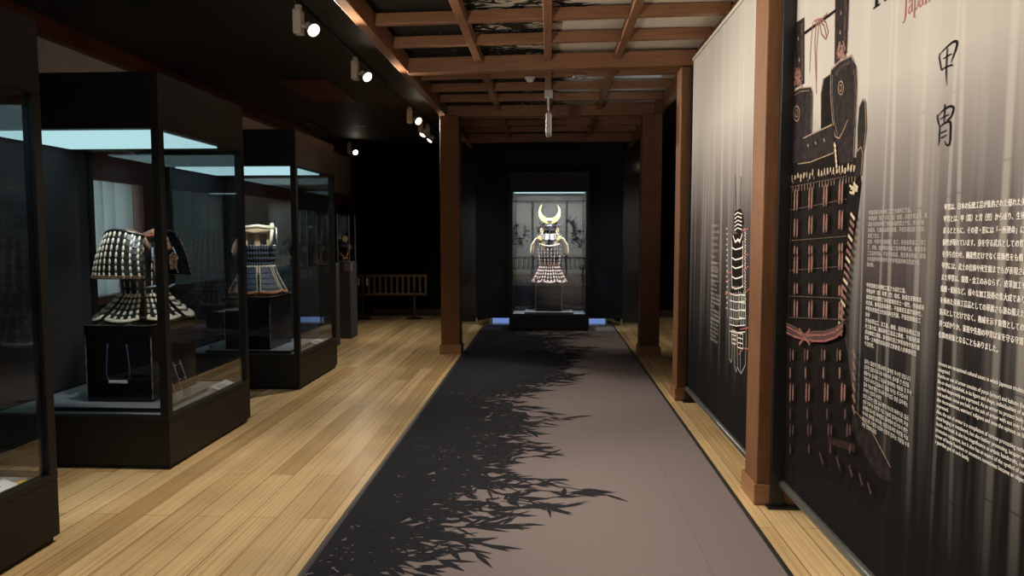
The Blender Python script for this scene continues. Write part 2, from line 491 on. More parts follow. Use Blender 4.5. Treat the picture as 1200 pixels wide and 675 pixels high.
def leaf(mb, x, y, a, l, w, z, mi, lo, hi, sgn=1):
    LK[0] += 1
    z += sgn * LK[0] * 3e-7
    dx, dy = cos(a), sin(a)
    pts = []
    for s_, t_ in ((0, 0), (0.22, 0.42), (0.5, 0.5), (0.8, 0.22), (1, 0), (0.8, -0.22), (0.5, -0.5), (0.22, -0.42)):
        px = x + dx * l * s_ - dy * w * t_; py = y + dy * l * s_ + dx * w * t_
        pts.append((px, py, z))
    if min(p[0] for p in pts) < lo or max(p[0] for p in pts) > hi: return
    if min(p[1] for p in pts) < YLIM[0] or max(p[1] for p in pts) > YLIM[1]: return
    mb.add(pts, [tuple(range(8))] if sgn > 0 else [tuple(range(7, -1, -1))], mi)


YLIM = [0, 1]


def bamboo(mb, solid, far, y0, y1, z, mi_dark, mi_pale, lo, hi, sgn, rnd, dens=1.0, zf=0.0004):
    YLIM[:] = [y0, y1]
    LK[0] = 0
    # solid ground
    n = 150
    for i in range(n):
        ya = y0 + (y1 - y0) * i / n; yb = y0 + (y1 - y0) * (i + 1) / n
        xa = interp(solid, ya); xb = interp(solid, yb)
        q = [(lo, ya, z), (xa, ya, z), (xb, yb, z), (lo, yb, z)]
        mb.add(q, [(0, 1, 2, 3)] if sgn > 0 else [(3, 2, 1, 0)], mi_dark)
    # ragged edge of short leaves
    for i in range(int((y1 - y0) * 230 * dens)):
        y = rnd.uniform(y0, y1); xs = interp(solid, y); xf = interp(far, y)
        x = xs - 0.1 + (xf - xs) * 0.55 * rnd.random() ** 1.9
        a = rnd.gauss(0, 0.9)
        l = rnd.uniform(0.07, 0.17)
        leaf(mb, x, y, a, l, l * rnd.uniform(0.18, 0.42), z, mi_dark, lo, hi, sgn)
    # sprays: a stem with a fan of leaves
    for i in range(int((y1 - y0) * 34 * dens)):
        y = rnd.uniform(y0 + 0.05, y1 - 0.05); xs = interp(solid, y); xf = interp(far, y)
        x = xs + (xf - xs) * (0.02 + 0.80 * rnd.random() ** 1.35)
        a0 = rnd.gauss(-0.05, 0.28)
        ln = min(0.35, x - xs + 0.1)
        leaf(mb, x - cos(a0) * ln, y - sin(a0) * ln, a0, ln * 1.05, 0.012, z, mi_dark, lo, hi, sgn)
        for k in range(rnd.randint(4, 8)):
            q = rnd.uniform(-0.6, 0.1) * ln
            leaf(mb, x + cos(a0) * q, y + sin(a0) * q, a0 + rnd.gauss(0, 0.42), rnd.uniform(0.10, 0.22), rnd.uniform(0.014, 0.036), z, mi_dark, lo, hi, sgn)
    # flecks of pale ground inside the dark
    for i in range(int((y1 - y0) * 9 * dens)):
        y = rnd.uniform(y0, y1); xs = interp(solid, y)
        x = xs - 0.02 - (xs - lo) * 0.85 * rnd.random() ** 1.5
        for k in range(rnd.randint(1, 5)):
            leaf(mb, x + rnd.gauss(0, .03), y + rnd.gauss(0, .03), rnd.uniform(-PI, PI), rnd.uniform(0.01, 0.035), rnd.uniform(0.004, 0.009), z + sgn * 1e-6, mi_pale, lo, hi, sgn)


SOLID = [(1.5, -1.0), (3.1, -0.98), (3.4, -0.9), (3.75, -0.72), (4.0, -0.60), (4.2, -0.55), (4.35, -0.78), (4.5, -0.74), (4.75, -0.5), (5.0, -0.55), (5.3, -0.50), (5.9, -0.52), (6.5, -0.66), (7.0, -0.45), (7.3, -0.20), (8.0, -0.04), (8.9, 0.06), (9.5, -0.04), (10.3, -0.22), (11.0, -0.5), (12.1, -0.6)]
FAR = [(1.5, 0.0), (3.1, -0.09), (3.6, 0.08), (3.85, 0.16), (4.1, 0.62), (4.3, 0.25), (4.5, 0.03), (4.75, 0.25), (5.15, 0.08), (5.6, 0.05), (5.9, 0.45), (6.2, 0.15), (6.5, 0.10), (7.3, 0.28), (8.0, 0.52), (8.5, 0.35), (8.9, 0.60), (9.5, 0.95), (9.8, 0.45), (10.3, 0.45), (10.8, 1.05), (11.3, 1.0), (12.1, 0.4)]
rnd = random.Random(11)
t = thing('carpet_runner', 'long mauve grey carpet runner printed with dark bamboo leaves', 'carpet', (0, 6.8, 0))
mb = MB().box((-1.08, 1.2, 0.0005), (1.055, 12.1, 0.0075), 0)
bamboo(mb, SOLID, FAR, 1.25, 12.05, 0.0080, 1, 0, -1.075, 1.05, 1, rnd, 1.0)
mb.build('pile', [M['carpet'], M['carpet_dark']], t, (0, 6.8, 0))
for sx in (-1, 1):
    x = -1.09 if sx < 0 else 1.065
    MB().box((x - 0.012, 1.2, 0.0005), (x + 0.012, 12.1, 0.011)).build('edge_strip', M['trim_dark'], t, (0, 6.8, 0), bevel=0.003)
MB().add([(0.725, 1.25, 0.0078), (0.729, 1.25, 0.0078), (0.729, 7.2, 0.0078), (0.725, 7.2, 0.0078)], [(0, 1, 2, 3)]).build('seam', plain('carpet_seam', (0.15, 0.118, 0.11), 0.9), t, (0, 6.8, 0))

# printed ceiling above the timber lattice
SOL2 = [(-1, -0.7), (3.5, -0.68), (4.6, -0.68), (5.2, -0.66), (6.2, -0.64), (6.6, -0.66), (7.2, -0.05), (8.5, -0.3), (9.5, -0.5), (12.5, -0.3)]
FAR2 = [(-1, 0.1), (4.4, 0.15), (5.0, 0.42), (5.6, 0.45), (6.0, 0.30), (6.6, 0.1), (7.0, 0.3), (7.6, 0.25), (8.3, 0.45), (9.5, 0.5), (12.5, 0.5)]
mb = MB().box((-1.33, -1.0, ZC + 0.0), (1.33, 12.5, ZC + 0.02), 0)
bamboo(mb, SOL2, FAR2, -0.9, 12.45, ZC - 0.0015, 1, 0, -1.32, 1.32, -1, rnd, 0.9)
struct('ceiling', mb, [M['panel_pale'], M['panel_dark']])

# timber lattice
ZL, ZB = 3.055, 2.985
def warp(o):
    # the near bays hang a touch higher on the banner side
    for v in o.data.vertices:
        y = v.co.y + 4
        v.co.z += 0.017 * v.co.x * max(0, min(1, (9.1 - y) / 2.4))
    return o


t = thing('timber_lattice', 'brown timber ceiling lattice of crossing beams above the carpet runner', 'ceiling lattice', (0, 4, 3.0))
lo = (0, 4, 3.0)
bigs = [-0.9, 1.63, 4.15, 6.68, 9.21, 11.74]
for sx in (-1, 1):
    MB().box((1.29 * sx - (0.08 if sx < 0 else 0), -1.0, ZB), (1.29 * sx + (0.08 if sx > 0 else 0), 12.45, ZC - 0.03)).build('edge_beam', M['wood_y'], t, lo, bevel=0.004)
for y in bigs:
    warp(MB().box((-1.289, y - 0.06, ZB), (1.289, y + 0.06, ZB + .135)).build('main_beam', M['wood_x'], t, lo, bevel=0.005))
ys = sorted([a + 2.525 * k / 4 for a in bigs for k in (1, 2, 3) if a + 2.525 * k / 4 < 12.45])
for y in ys:
    warp(MB().box((-1.289, y - 0.03, ZL + 0.008), (1.289, y + 0.03, ZL + .09)).build('cross_beam', M['wood_x'], t, lo, bevel=0.004))
for a, b in zip(bigs, bigs[1:] + [12.42]):
    for x in (-0.64, -0.02, 0.60):
        warp(MB().box((x - 0.032, a + 0.06, ZL), (x + 0.032, b - 0.06, ZL + .085)).build('long_beam', M['wood_y'], t, lo, bevel=0.004))

# columns
def column(label, x, y):
    t = thing('wooden_column', label, 'column', (x, y, 0), group='timber columns beside the carpet')
    MB().box((-0.12, -0.12, 0.0), (0.12, 0.12, ZB if True else 0)).build('shaft', M['wood_z'], t, bevel=0.006)
    b = MB().box((-0.137, -0.137, 0.001), (0.137, -0.1205, 0.115)).box((-0.137, 0.1205, 0.001), (0.137, 0.137, 0.115)).box((-0.137, -0.1205, 0.001), (-0.1205, 0.1205, 0.115)).box((0.1205, -0.1205, 0.001), (0.137, 0.1205, 0.115))
    b.build('base_collar', M['wood_fence'] if False else wood('collar_wood', (0.30, 0.15, 0.075), (0.42, 0.22, 0.115), (1, 14, 14)), t, bevel=0.003)
    return t


c0 = column('brown square timber column nearest on the right, beside the large armour banner', 1.28, 4.15)
copy_tree(c0, 'brown timber column on the right at the far edge of the second banner', (1.28, 6.71, 0))
copy_tree(c0, 'brown timber column on the right furthest back, short of the end showcase', (1.255, 9.2, 0))
copy_tree(c0, 'brown timber column standing alone on the left of the carpet', (-1.25, 9.2, 0))
copy_tree(c0, 'brown timber column behind the viewer on the right', (1.28, 1.63, 0))

# ================================================================== DISPLAY CASES
def display_case(label, loc, w, d, zt, zg0, zg1, solid_left=True, group='tall lit showcases'):
    """local: x across 0..w, y depth 0..d; glass between zg0 and zg1"""
    t = thing('display_case', label, 'display case', loc, group=group)
    e = 0.055
    MB().box((0, 0, 0.03), (w, d, zg0 - 0.035)).box((0.02, 0.02, 0.0), (w - 0.02, d - 0.02, 0.03)).build('base', M['case'], t, bevel=0.004)
    fr = MB()
    for a, b in (((0, 0), (w, e)), ((0, d - e), (w, d)), ((0, e), (e, d - e)), ((w - e, e), (w, d - e))):
        fr.box((a[0], a[1], zg0 - 0.034), (b[0], b[1], zg0))
    fr.build('sill_frame', M['case'], t)
    MB().box((e + .001, e + .001, zg0 - 0.034), (w - e - .001, d - e - .001, zg0 - 0.014)).build('deck', M['deck'], t)
    MB().box((0, 0, zg1), (w, d, zt)).build('header', M['case'], t, bevel=0.004)
    for px in (0, w - e):
        for py in (0, d - e):
            MB().box((px, py, zg0 + .0005), (px + e, py + e, zg1 - .0005)).build('corner_post', M['case'], t, bevel=0.003)
    g = 0.006
    MB().box((e, 0.02, zg0), (w - e, 0.02 + g, zg1)).build('glass_pane', M['glass'], t)
    MB().box((e, d - 0.02 - g, zg0), (w - e, d - 0.02, zg1)).build('glass_pane', M['glass'], t)
    MB().box((w - 0.02 - g, e, zg0), (w - 0.02, d - e, zg1)).build('glass_pane', M['glass'], t)
    if solid_left:
        MB().box((0.01, e, zg0), (0.03, d - e, zg1)).build('side_panel', M['case_in'], t)
    else:
        MB().box((0.02, e, zg0), (0.02 + g, d - e, zg1)).build('glass_pane', M['glass'], t)
    MB().box((e + .02, e + .02, zg1 - 0.012), (w - e - .02, d - .30 if d > 1 else e + .14, zg1 - 0.001)).build('light_diffuser', M['lightbox'], t)
    return t


cs = display_case('tall black glass showcase nearest on the left, cut off by the photo edge', (-3.70, 2.12, 0), 1.29, 1.25, 2.51, 0.345, 2.165)
copy_tree(cs, 'tall black showcase holding the black and cream laced armour', (-3.71, 4.435, 0))
copy_tree(cs, 'tall black showcase holding the indigo laced cuirass', (-3.71, 6.86, 0))
display_case('tall black showcase at the end of the carpet holding the moon crested armour', (-0.63, 11.32, 0.0095), 1.25, 0.75, 2.475, 0.26, 2.165, solid_left=False, group='tall lit showcases')

def spot(loc, tgt, power, col, ang=60, blend=0.6, r=0.03, name='lamp_light'):
    ld = bpy.data.lights.new(name, 'SPOT'); ld.energy = power; ld.color = col
    ld.spot_size = rad(ang); ld.spot_blend = blend; ld.shadow_soft_size = r
    o = bpy.data.objects.new(name, ld); C.objects.link(o)
    o.location = loc
    o.rotation_euler = (Vector(tgt) - Vector(loc)).to_track_quat('-Z', 'Y').to_euler()
    return o


COOL = (0.88, 0.97, 1.0)
for y in (2.74, 5.06, 7.48):
    spot((-2.72, y - 0.48, 2.14), (-2.98, y + 0.1, 1.2), 46, COOL, 62, 0.8, 0.04)  # added accent spot, brightening the armour in each case
spot((-0.25, 11.42, 2.14), (0.0, 11.72, 1.15), 100, COOL, 60, 0.8, 0.03)  # added pair of accent spots, brightening the moon crested armour
spot((0.25, 11.42, 2.14), (0.0, 11.72, 1.15), 100, COOL, 60, 0.8, 0.03)


def display_board(label, x0, x1, y0, y1, z):
    o = thing('display_board', label, 'board', ((x0 + x1) / 2, (y0 + y1) / 2, z), group='low boards on the case floors')
    off = ((x0 + x1) / 2, (y0 + y1) / 2, z)
    MB().box((x0, y0, z + .001), (x1, y1, z + 0.027)).build('body', M['lacquer'], o, off, bevel=0.002)
    MB().box((x0 + .002, y0 + .002, z + .0272), (x1 - .002, y1 - .002, z + .030)).build('cloth_top', M['deck'], o, off)
    return o


ZD = 0.331
for lab, y in (('low cloth topped board under the chest with the purple cord', 4.60), ('low cloth topped board under the chest of the indigo cuirass', 7.00)):
    display_board(lab, -3.42, -2.56, y, y + 0.66, ZD)
display_board('low cloth topped board on the floor of the nearest showcase', -3.48, -2.53, 2.3, 3.2, ZD)
display_board('low dark board on the floor of the showcase at the carpet end', -0.39, 0.38, 11.48, 11.96, 0.257)


def chest(label, loc, w, d, h, cord=True):
    """front face looks to -y; origin at bottom front centre"""
    t = thing('armour_chest', label, 'chest', loc, group='lacquered chests carrying the armours')
    MB().box((-w / 2, 0, 0), (w / 2, d, h - 0.075)).build('body', M['lacquer'], t, bevel=0.004)
    MB().box((-w / 2 - .006, -.006, h - 0.073), (w / 2 + .006, d + .006, h)).build('lid', M['lacquer'], t, bevel=0.005)
    ed = MB()
    for sx in (-1, 1):
        ed.box((sx * w / 2 - .003, -.002, 0.02), (sx * w / 2 + .003, .002, h - .08))
    ed.box((-w / 2, -.0075, h - .0035), (w / 2, -.005, h + .0008)); ed.box((w / 2 + .0045, 0, h - .0035), (w / 2 + .0075, d, h + .0008))
    ed.build('worn_edge', M['lacquer_worn'], t)
    if cord:
        pts = []
        for i in range(17):
            u = i / 16
            if u < .5: a = u * 2; pts.append((-0.065 - 0.018 * sin(a * PI / 2), -0.013, h - 0.13 - a * 0.235))
        pts.append((-0.065, -0.015, h - 0.385))
        q = [(-p[0], p[1], p[2]) for p in reversed(pts)]
        c = MB().tube(pts, 0.0045, 6).tube(q, 0.0045, 6); c.build('handle_cord', M['purple_cord'], t, smooth=True)
        MB().box((-0.066, -0.022, h - 0.398), (0.066, -0.008, h - 0.378)).build('handle_bar', M['card'], t, bevel=0.004)
    return t


chest('black lacquered chest with a looped purple cord on its front', (-2.935, 4.76, ZD + .031), 0.46, 0.62, 0.53)
chest('plain black lacquered chest under the indigo cuirass', (-3.005, 7.04, ZD + .031), 0.46, 0.60, 0.53, cord=False)
chest('black chest in the nearest showcase', (-3.0, 2.55, ZD + .031), 0.45, 0.50, 0.545, cord=False)
chest('dark chest under the moon crested armour', (-0.01, 11.57, 0.289), 0.42, 0.32, 0.52, cord=False)

# ------------------------------------------------------------------ armour building
def lames(mb, S, nu, rows, step=0.006, th=0.004):
    """overlapping lames over a surface S(u, v) -> (point, normal)"""
    for r in range(rows):
        v0, v1 = r / rows, (r + 1) / rows + (0.12 / rows if r < rows - 1 else 0)
        o = len(mb.v)
        for i in range(nu + 1):
            u = i / nu
            for (v, k) in ((v0, 0.0), (v1, 1.0)):
                p, n = S(u, min(v, 1.0))
                mb.v.append(tuple(p + n * (k * step))); mb.v.append(tuple(p + n * (k * step - th)))
        for i in range(nu):
            a = o + i * 4; b = a + 4
            mb.f += [(a, a + 2, b + 2, b), (a + 1, b + 1, b + 3, a + 3), (a + 2, a + 3, b + 3, b + 2), (a, b, b + 1, a + 1)]
            mb.mi += [0] * 4
        for e in (o, o + nu * 4):
            mb.f.append((e, e + 1, e + 3, e + 2)); mb.mi.append(0)


def lacing(mb, S, cols, rows, w=0.007, fill=0.42, bulge=0.007, u0=0.06, u1=0.94, pair=False):
    for r in range(rows):
        v = (r + 0.5) / rows
        for k in range(cols):
            u = u0 + (u1 - u0) * k / max(1, cols - 1)
            p, n = S(u, v); p2, _ = S(u, min(1, v + 0.5 / rows)); dv = (p2 - p)
            ln = dv.length * 2
            d = dv.normalized(); s = n.cross(d).normalized()
            for q in ((-0.5, 0.5) if pair else (0,)):
                mb.blob(p + n * bulge + s * q * w * 2.2, s * w, n * w * 0.7, d * ln * fill, 6, 4)


def band(S, v, nu=24, r=0.006, out=0.008):
    return [S(i / nu, v)[0] + S(i / nu, v)[1] * out for i in range(nu + 1)]


def make_cuirass(t, zb, zt, rx, ry, rows, cols, lace, pair=False, w=0.007, chest_open=True):
    def S(u, v):
        a = -PI / 2 + (u - 0.5) * 2 * PI
        z = zt + (zb - zt) * v
        k = 1.0 - 0.20 * v - 0.10 * (1 - v) ** 2
        n = Vector((cos(a), sin(a) * 1.15, 0)).normalized()
        return Vector((rx * k * cos(a), ry * k * sin(a), z)), n
    b = MB(); lames(b, S, 48, rows)
    o = b.build('cuirass', M['iron'], t, smooth=False)
    if cols:
        l = MB(); lacing(l, S, cols, rows, w=w, u0=0.5 / cols, u1=1 - 0.5 / cols, pair=pair)
        l.build('lacing', lace, o, smooth=True)
    w2 = MB().tube([S(i / 32, 1.0)[0] + S(i / 32, 1)[1] * 0.008 for i in range(32)], 0.009, 6, closed=True)
    return S, w2


def make_skirt(t, n, z0, z1, r0, r1, rows, cols, lace, hem=None, squash=0.85, w=0.007, gap=0.1, stripes=False, body=None, start=0.0, pair=False):
    for k in range(n):
        a0 = start + 2 * PI * (k + gap / 2) / n; a1 = start + 2 * PI * (k + 1 - gap / 2) / n

        def S(u, v, a0=a0, a1=a1):
            mid = (a0 + a1) / 2
            a = mid + (a0 - mid + (a1 - a0) * u) * (0.9 + 0.10 * v)
            vv = v ** 1.25
            rr = r0 + (r1 - r0) * (vv * 0.9 + v * 0.1)
            droop = 0.018 * v * (1 - (2 * u - 1) ** 2)
            z = z0 + (z1 - z0) * v - droop + 0.018 * v
            n_ = Vector((cos(a), sin(a), 0.45 * (0.3 + v))).normalized()
            return Vector((rr * cos(a), rr * squash * sin(a), z)), n_
        b = MB(); lames(b, S, 10, rows)
        o = b.build('skirt_panel', body or M['iron'], t)
        l = MB()
        if stripes:
            for u in (0.03, 0.97):
                for j in range(rows * 3):
                    p, nn_ = S(u, (j + .5) / (rows * 3)); l.blob(p + nn_ * 0.007, Vector((0.006, 0, 0)), Vector((0, 0.006, 0)), Vector((0, 0, 0.011)))
        else:
            lacing(l, S, cols, rows, w=w, pair=pair)
        l.build('lacing', lace, o, smooth=True)
        if hem:
            h = MB()
            for j in range(22):
                p, nn_ = S((j + .5) / 22, 0.97); p2, _ = S((j + .5) / 22, 0.9)
                d = (p - p2).normalized()
                h.blob(p + nn_ * 0.007, nn_.cross(d).normalized() * 0.0075, nn_ * 0.006, d * 0.017)
            h.build('hem', hem, o, smooth=True)


def make_sode(t, sx, x0, zt, zb, wt, wb, rows, cols, lace, hem, rim, yc=0.0, flare=0.07, w=0.0098):
    def S(u, v):
        ww = wt + (wb - wt) * v
        q = 2 * u - 1
        top = 0.045 * (1 - q * q) * (1 - v)
        z = zt + (zb - zt) * v + top - 0.045 * (1 - v)
        x = x0 + flare * v - 0.075 * q * q + 0.02 * sin(v * PI)
        n_ = Vector((sx * 1.0, 0.55 * q, 0.12)).normalized()
        return Vector((sx * x, yc + q * ww / 2 * (1 - 0.05 * abs(q)), z)), n_
    b = MB(); lames(b, S, 16, rows, 0.007)
    o = b.build('shoulder_guard', M['iron'], t)
    l = MB(); lacing(l, S, cols, rows, w=w, fill=0.47)
    l.build('lacing', lace, o, smooth=True)
    h = MB()
    for rr in (0.955, 0.99):
        for j in range(34):
            p, nn_ = S((j + .5) / 34, rr)
            h.blob(p + nn_ * 0.009, Vector((0, 0.0068, 0)), nn_ * 0.005, Vector((0, 0.003 * (1 if rr > .97 else -1), 0.009)))
    h.build('hem', hem, o, smooth=True)
    e = [S(i / 20, 0.0)[0] + S(i / 20, 0)[1] * 0.003 for i in range(21)]
    MB().tube(e, 0.012, 8).build('rim', rim, o, smooth=True)
    return o


def make_helmet(t, z, R, bowl=None, lace=None, crest=None, neck_rows=4, y=0.0, flare=1.75):
    bowl = bowl or M['iron']
    b = MB()
    prof = [(R * cos(a), z + R * 0.95 * sin(a)) for a in [PI / 2 * i / 8 for i in range(9)]]
    prof[-1] = (0.004, prof[-1][1])
    b.lathe(prof, (0, y, 0), 32, sy=1.12)
    for k in range(16):
        a = 2 * PI * k / 16
        b.tube([(R * 1.01 * cos(a) * cos(p), y + R * 1.13 * sin(a) * cos(p), z + R * 0.96 * sin(p)) for p in [PI / 2 * i / 6 * .95 for i in range(7)]], 0.0025, 4)
    ob = b.build('helmet_bowl', bowl, t, smooth=True)
    MB().lathe([(0.016, 0), (0.02, .006), (0.01, .012)], (0, y, z + R * .95), 12).build('crown_boss', M['gold_dull'], ob)
    # visor
    v = []
    for i in range(13):
        a = -PI * (0.12 + 0.76 * i / 12)
        v.append((i, a))
    vb = MB()
    for i, a in v:
        p0 = (R * cos(a), y + R * 1.12 * sin(a), z + .004); p1 = (R * 1.18 * cos(a), y + R * 1.5 * sin(a), z - 0.03)
        vb.v += [p0, p1, (p0[0], p0[1], p0[2] + .005), (p1[0], p1[1], p1[2] + .005)]
        if i:
            o = (i - 1) * 4; vb.f += [(o, o + 4, o + 5, o + 1), (o + 2, o + 3, o + 7, o + 6), (o + 1, o + 5, o + 7, o + 3)]; vb.mi += [0] * 3
    vb.build('visor', bowl, t)

    def S(u, vv):
        a = PI * (-0.10 + 1.20 * u)
        rr = R * (1.02 + (flare - 1.02) * vv)
        n_ = Vector((cos(a), sin(a), 0.8)).normalized()
        return Vector((rr * cos(a), y + rr * sin(a) * 1.0, z - 0.005 - R * 0.85 * vv)), n_
    nb = MB(); lames(nb, S, 28, neck_rows)
    no = nb.build('neck_guard', bowl, t)
    l = MB(); lacing(l, S, 15, neck_rows, w=0.006)
    l.build('lacing', lace or M['cream_lace'], no, smooth=True)
    for sx in (-1, 1):
        MB().prism([(0, 0), (0.05, 0.01), (0.055, 0.07), (0.02, 0.085), (0, 0.06)], (sx * R * 1.05, y - R * 0.35, z - 0.07), (sx * 0.8, -0.6, 0), (0, 0, 1), 0.005 * sx).build('turn_back', M['gold_dull'], t)
    return z + R * 0.4


def crescent(w, h, thick):
    """horned moon outline, w wide, points up"""
    pts = []
    n = 22
    R = w / 2
    for i in range(n + 1):
        a = PI + rad(-38) + (PI + rad(76)) * i / n
        pts.append((R * cos(a), R * sin(a) * h))
    R2 = R * 0.82; dz = R * 0.30
    for i in range(n + 1):
        a = 2 * PI + rad(38) - (PI + rad(76)) * i / n
        pts.append((R2 * cos(a) * 0.985, R2 * sin(a) * h * 0.96 + dz * h))
    return pts


def stand(t, z0, z1, wood_m, w=0.2):
    b = MB().box((-0.02, -0.02, z0), (0.02, 0.02, z1)).box((-w, -0.018, z1 - 0.03), (w, 0.018, z1)).box((-w * .6, -.1, z0), (w * .6, .1, z0 + 0.02))
    b.build('stand', wood_m, t, bevel=0.003)


# --- armour 1: black lamellae with cream lacing, turned to face the corridor
ZT = ZD + 0.031 + 0.53
t = thing('samurai_armour', 'black armour with rows of cream lacing and broad shoulder guard, on the purple corded chest', 'armour', (-2.93, 5.09, ZT + .003), rad(80), 'armours on show')
stand(t, 0.0, 0.55, M['wood_pale'])
S, waist = make_cuirass(t, 0.17, 0.54, 0.185, 0.165, 6, 20, M['cream_lace'], w=0.0055)
waist.build('waist_cord', M['pale_blue_cord'], t, smooth=True)
make_skirt(t, 7, 0.20, 0.015, 0.155, 0.335, 5, 5, M['cream_lace'], M['cream_lace'], 0.92, w=0.0115, start=0.25, gap=0.16)
make_sode(t, -1, 0.245, 0.64, 0.31, 0.34, 0.45, 7, 9, M['cream_lace'], M['brocade'], M['iron'], 0.0)
make_sode(t, 1, 0.245, 0.64, 0.31, 0.34, 0.45, 7, 9, M['cream_lace'], M['brocade'], M['iron'], 0.0)
for sx in (-1, 1):
    st = MB().tube([(sx * 0.12, 0.14, 0.50), (sx * 0.13, 0.08, 0.60), (sx * 0.125, 0.0, 0.625), (sx * 0.115, -0.09, 0.59), (sx * 0.10, -0.15, 0.50)], [0.022, 0.03, 0.032, 0.028, 0.02], 8)
    st.build('shoulder_strap', M['brocade'], t, smooth=True)
    MB().tube([(sx * 0.105, -0.17, 0.52), (sx * 0.13, -0.19, 0.44), (sx * 0.10, -0.18, 0.40), (sx * 0.12, -0.20, 0.33)], 0.006, 6).build('tie_cord', M['pale_blue_cord'], t, smooth=True)
    MB().prism([(-.035, 0), (.035, 0), (.04, .10), (.0, .125), (-.04, .10)], (sx * 0.085, -0.185, 0.36), (1, 0, 0), (0, 0, 1), 0.006).build('chest_plate', M['brocade'], t)
MB().tube([(-0.16, -0.13, 0.24), (-0.08, -0.19, 0.25), (0.0, -0.21, 0.235), (0.08, -0.19, 0.25), (0.16, -0.13, 0.24)], 0.008, 6).build('chest_cord', M['pale_blue_cord'], t, smooth=True)
MB().tube([(-0.19, -.02, .585), (-.1, -.03, .61), (0, -.04, .6), (.1, -.03, .61), (.19, -.02, .585)], 0.010, 6).build('yoke_cord', M['red_cord'], t, smooth=True)

# --- armour 2: indigo laced cuirass, no shoulder guards
t = thing('samurai_armour', 'indigo laced cuirass with pale wooden stand showing at the open shoulders and orange hem', 'armour', (-3.02, 7.37, ZT + .003), rad(25), 'armours on show')
b = MB().box((-0.13, -0.02, 0.0), (-0.09, 0.02, 0.66)).box((0.09, -0.02, 0.0), (0.13, 0.02, 0.66)).box((-0.03, -0.02, 0.0), (0.03, 0.02, 0.66)).box((-0.17, -0.03, 0.62), (0.17, 0.03, 0.69)).box((-.16, -.1, 0), (.16, .1, .02))
b.build('stand', M['wood_pale'], t, bevel=0.004)
S, waist = make_cuirass(t, 0.29, 0.50, 0.20, 0.165, 4, 0, M['blue_lace'])
for r in range(4):
    b = MB()
    for j in range(40):
        p, nn_ = S((j + .5) / 40, (r + 0.5) / 4); b.blob(p + nn_ * .006, nn_.cross(Vector((0, 0, 1))) * .012, nn_ * .005, Vector((0, 0, .019)))
    b.build('lacing_row', M['blue_lace'], t, smooth=True)
b = MB()
for j in range(44):
    p, nn_ = S((j + .5) / 44, 1.0); b.blob(p + nn_ * .012, nn_.cross(Vector((0, 0, 1))) * .010, nn_ * .009, Vector((0, 0, .012)))
b.build('waist_cord', M['cream_lace'], t, smooth=True)
b = MB()
for j in range(40):
    p, nn_ = S((j + .5) / 40, 0.0); b.blob(p + nn_ * .006, nn_.cross(Vector((0, 0, 1))) * .011, nn_ * .005, Vector((0, 0, .010)))
b.build('top_binding', M['silver'], t, smooth=True)
make_skirt(t, 7, 0.285, 0.012, 0.165, 0.285, 5, 1, M['cream_lace'], M['orange_hem'], 0.9, stripes=True, body=plain('indigo_lame_cloth', (0.03, 0.042, 0.068), 0.6, var=0.5, scale=30, stretch=(1, 1, 6)), gap=0.05, start=0.2)
for sx in (-1, 1):
    MB().tube([(sx * 0.13, 0.14, 0.50), (sx * 0.14, 0.10, 0.64), (sx * 0.15, 0.0, 0.715), (sx * 0.14, -0.10, 0.64), (sx * 0.12, -0.15, 0.50)], [0.012, 0.02, 0.024, 0.02, 0.012], 8).build('shoulder_strap', M['cream_lace'], t, smooth=True)
    MB().tube([(sx * 0.15, 0.0, 0.72), (sx * 0.19, -0.05, 0.67), (sx * 0.185, -0.09, 0.58), (sx * 0.20, -0.1, 0.50)], 0.009, 6).build('tie_cord', M['silver'], t, smooth=True)
MB().tube([(-.16, -.07, .68), (0, -.1, .70), (.16, -.07, .68)], .02, 8).build('collar', M['cream_lace'], t, smooth=True)

# --- armour 3: in the nearest case (shows as a reflection in its far pane)
t = thing('samurai_armour', 'dark armour with gilt horned helmet inside the nearest showcase', 'armour', (-2.98, 2.80, ZT + .003), rad(70), 'armours on show')
stand(t, 0.0, 0.62, M['iron'])
S, waist = make_cuirass(t, 0.17, 0.54, 0.19, 0.17, 6, 16, M['silver'])
waist.build('waist_cord', M['orange_cord'], t, smooth=True)
make_skirt(t, 7, 0.20, 0.015, 0.155, 0.30, 4, 4, M['silver'], M['silver'], 0.92)
make_sode(t, -1, 0.24, 0.60, 0.30, 0.25, 0.30, 6, 7, M['silver'], M['brocade'], M['iron'])
make_sode(t, 1, 0.24, 0.60, 0.30, 0.25, 0.30, 6, 7, M['silver'], M['brocade'], M['iron'])
make_helmet(t, 0.74, 0.12, lace=M['silver'])
for sx in (-1, 1):
    MB().prism([(0, 0), (.03, .02), (.09, .10), (.13, .20), (.15, .30), (.11, .24), (.05, .14), (-.01, .05)], (sx * .03, -.15, .80), (sx, 0, 0), (0, 0, 1), 0.006).build('horn', M['gold_dull'], t)

# --- armour 4: full armour with gilt moon crest at the carpet end
zz = 0.289 + 0.52
t = thing('samurai_armour', 'pink laced armour crowned by a gilt crescent moon, in the showcase ending the carpet', 'armour', (0.0, 11.74, zz + .003), 0, 'armours on show')
stand(t, -0.0, 0.86, M['iron'], 0.18)
S, waist = make_cuirass(t, 0.215, 0.49, 0.195, 0.155, 5, 20, M['pink_lace'], w=0.0085)
waist.build('waist_cord', M['red_cord'], t, smooth=True)
make_skirt(t, 8, 0.20, -0.065, 0.155, 0.285, 5, 4, M['pink_lace'], M['pink_lace'], 0.82, w=0.0135, start=rad(22.5))
